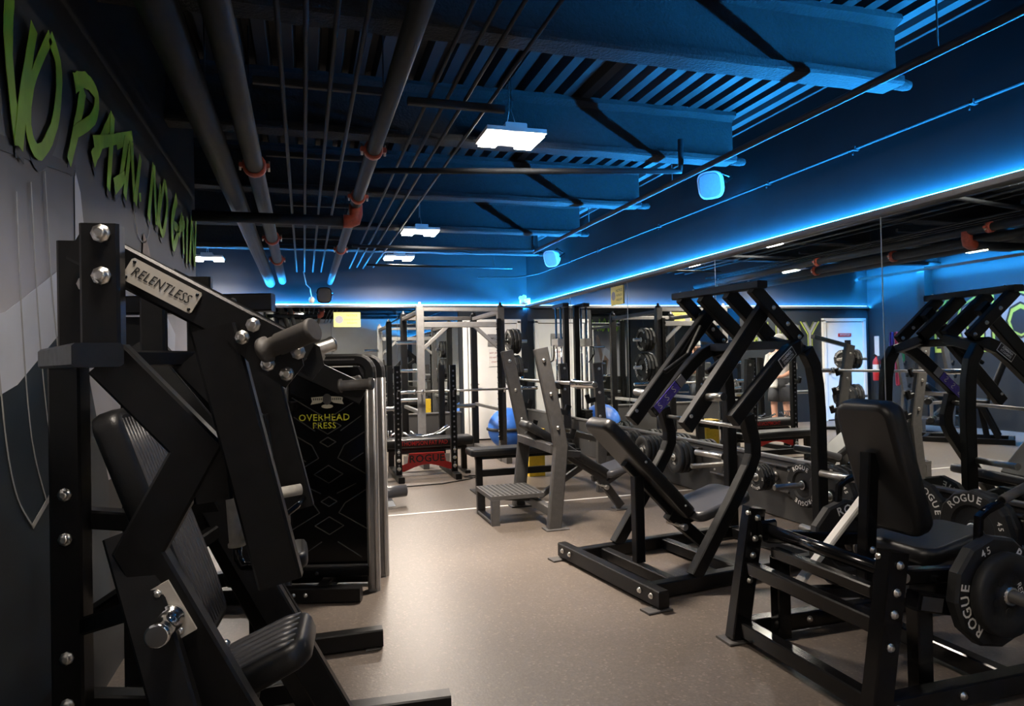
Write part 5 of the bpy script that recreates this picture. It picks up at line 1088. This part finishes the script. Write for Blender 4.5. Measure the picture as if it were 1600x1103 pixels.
# ---------------------------------------------------------------- person standing at the back
def person():
    cx, cy = -0.45, 10.45
    ang = math.radians(-25); cu, su = math.cos(ang), math.sin(ang)
    def W(f, l, z): return V((cx + cu * f - su * l, cy + su * f + cu * l, z))   # f forward, l to the person's left
    t = thing('person', 'person in grey shirt, dark shorts and cap holding a white towel, seen in the mirror', 'person', (cx, cy, 0))
    vs, es, rs = [], [], []
    def add(p, r, prev=None):
        vs.append(W(*p)); rs.append(r); i = len(vs) - 1
        if prev is not None: es.append((prev, i))
        return i
    pel = add((0, 0, 0.95), (0.15, 0.12))
    ab = add((0.0, 0, 1.08), (0.145, 0.105), pel); ch = add((0.0, 0, 1.25), (0.16, 0.115), ab); cl = add((-0.01, 0, 1.40), (0.13, 0.09), ch)
    nk = add((0.0, 0, 1.49), (0.058, 0.058), cl); hd0 = add((0.02, 0, 1.56), (0.075, 0.082), nk); hd1 = add((0.02, 0, 1.65), (0.082, 0.098), hd0); hd2 = add((0.01, 0, 1.73), (0.065, 0.078), hd1)
    for k in (-1, 1):
        sh = add((-0.01, k * 0.19, 1.385), (0.062, 0.062), cl); el = add((-0.02, k * 0.25, 1.12), (0.045, 0.045), sh); wr_ = add((0.17, k * 0.13, 1.02), (0.030, 0.030), el)
        pm = add((0.235, k * 0.085, 1.01), (0.036, 0.022), wr_)
        for j, (dl, dz, L) in enumerate(((0.022, 0.02, 0.075), (0.008, 0.007, 0.085), (-0.006, -0.006, 0.08), (-0.02, -0.018, 0.065))):
            a = add((0.275, k * (0.085 - 0.01) , 1.01 + dz), (0.009, 0.009), pm); b_ = add((0.305, k * (0.06), 1.005 + dz), (0.0085, 0.0085), a); add((0.31, k * (0.06 - L * 0.35), 1.0 + dz), (0.0075, 0.0075), b_)
        th_ = add((0.245, k * 0.06, 1.05), (0.011, 0.011), pm); add((0.27, k * 0.035, 1.07), (0.009, 0.009), th_)
        hp = add((0, k * 0.10, 0.90), (0.095, 0.095), pel); kn = add((0.02, k * 0.115, 0.50), (0.060, 0.060), hp); cf = add((-0.01, k * 0.12, 0.34), (0.058, 0.058), kn); an = add((-0.01, k * 0.125, 0.09), (0.036, 0.036), cf); add((0.10, k * 0.14, 0.04), (0.04, 0.03), an)
    me = bpy.data.meshes.new('body'); me.from_pydata([tuple(p - V((cx, cy, 0))) for p in vs], es, []); ob = bpy.data.objects.new('body', me); COL.objects.link(ob); ob.parent = t; me.materials.append(MATS['skin'])
    sk = ob.modifiers.new('skin', 'SKIN'); sk.use_smooth_shade = True
    lay = me.skin_vertices[0].data
    for i, r in enumerate(rs): lay[i].radius = r
    lay[0].use_root = True
    sb = ob.modifiers.new('sub', 'SUBSURF'); sb.levels = 1; sb.render_levels = 2
    def ring(c, a, b, z, n=16): return [W(c[0] + a * math.cos(2 * PI * j / n), c[1] + b * math.sin(2 * PI * j / n), z) for j in range(n)]
    s = MB(); s.loft([ring((0, 0), 0.145, 0.20, 0.86), ring((0, 0), 0.14, 0.185, 1.0), ring((0, 0), 0.135, 0.18, 1.12), ring((0, 0), 0.145, 0.195, 1.27), ring((-0.005, 0), 0.125, 0.20, 1.39), ring((0, 0), 0.085, 0.12, 1.455), ring((0, 0), 0.07, 0.075, 1.475)], True, caps=False)
    for k in (-1, 1): s.tube([W(-0.01, k * 0.15, 1.40), W(-0.01, k * 0.20, 1.37), W(-0.015, k * 0.235, 1.22), W(-0.02, k * 0.245, 1.14)], [0.07, 0.078, 0.07, 0.068], 12)
    part(s, 'shirt', 'shirt_grey', t)
    s = MB(); s.loft([ring((0, 0), 0.15, 0.195, 0.99), ring((0, 0), 0.15, 0.195, 0.84), ring((0, 0), 0.12, 0.16, 0.80)], True, caps=False)
    for k in (-1, 1): s.tube([W(0, k * 0.09, 0.88), W(0.01, k * 0.105, 0.70), W(0.015, k * 0.115, 0.56)], [0.105, 0.11, 0.108], 14)
    part(s, 'shorts', 'shorts_dark', t)
    for k in (-1, 1):
        s = MB(); s.pad(W(-0.07, k * 0.125, 0.045), W(0.20, k * 0.15, 0.04), 0.10, 0.08, (0, 0, 1), 0.045, 0.025); s.tube([W(-0.01, k * 0.125, 0.06), W(-0.01, k * 0.125, 0.17)], [0.05, 0.045], 12); part(s, 'shoe', 'towel_white', t)
    s = MB(); s.loft([ring((0.005, 0), 0.098, 0.088, 1.62), ring((-0.005, 0), 0.108, 0.094, 1.68), ring((-0.005, 0), 0.10, 0.088, 1.74), ring((-0.005, 0), 0.06, 0.055, 1.785), ring((-0.005, 0), 0.01, 0.01, 1.795)], True); s.loft([[W(0.06 + a, l, 1.685 + dz) for l in (-0.08, -0.04, 0, 0.04, 0.08)] + [W(0.06 + a * 1.0 + 0.001, l, 1.675 + dz) for l in (0.08, 0.04, 0, -0.04, -0.08)] for a, dz in ((0.0, 0), (0.08, -0.008), (0.13, -0.02))], True); part(s, 'cap', 'shirt_grey', t)
    s = MB(); s.loft([ring((-0.02, 0), 0.085, 0.09, 1.53), ring((-0.02, 0), 0.10, 0.096, 1.60), ring((-0.015, 0), 0.10, 0.092, 1.64)], True); part(s, 'hair', 'hair_brown', t)
    s = MB(); s.lathe(W(0.10, 0, 1.595), W(0.13, 0, 1.585) - W(0.10, 0, 1.6), [(0, 0.014), (0.02, 0.011), (0.024, 0.004)], 8); part(s, 'nose', 'skin', t)
    for k in (-1, 1):
        s = MB(); s.lathe(W(0.088, k * 0.033, 1.635), W(0.2, 0, 0) - W(0, 0, 0), [(0, 0.012), (0.008, 0.009), (0.010, 0.003)], 8); part(s, 'eye', 'black_print', t)
        s = MB(); s.lathe(W(0.0, k * 0.082, 1.61), W(0, k, 0) - W(0, 0, 0), [(0, 0.02), (0.012, 0.024), (0.016, 0.012)], 10); part(s, 'ear', 'skin', t)
    s = MB(); s.beam(W(0.098, -0.025, 1.548), W(0.098, 0.025, 1.548), 0.008, 0.007); part(s, 'mouth', 'red_print', t)
    # towel held in both hands
    s = MB(); s.loft([[W(0.275 + 0.012 * math.sin(l * 40 + z * 9), l, z) for l in [(-0.075 + 0.15 * q / 8) * w for q in range(9)]] + [W(0.255 + 0.012 * math.sin(l * 40 + z * 9), l, z) for l in [(0.075 - 0.15 * q / 8) * w for q in range(9)]] for z, w in ((1.035, 0.8), (1.0, 1.0), (0.93, 1.05), (0.86, 1.0), (0.82, 0.8))], True)
    single(s, 'towel', 'towel_white', 'white towel held in the hands of the person in the grey shirt', 'towel', (cx, cy, 0.95))
person()

# second incline bench against the rear left wall
o = copy_tree(BENCHES[0]); o.location = (-3.05, 9.55, 0); o.rotation_euler = (0, 0, PI)
tag(o, 'grey olympic incline bench by the rear left wall, seen in the mirror', 'weight bench')

for o in bpy.data.objects:
    if '_o' in o: del o['_o']
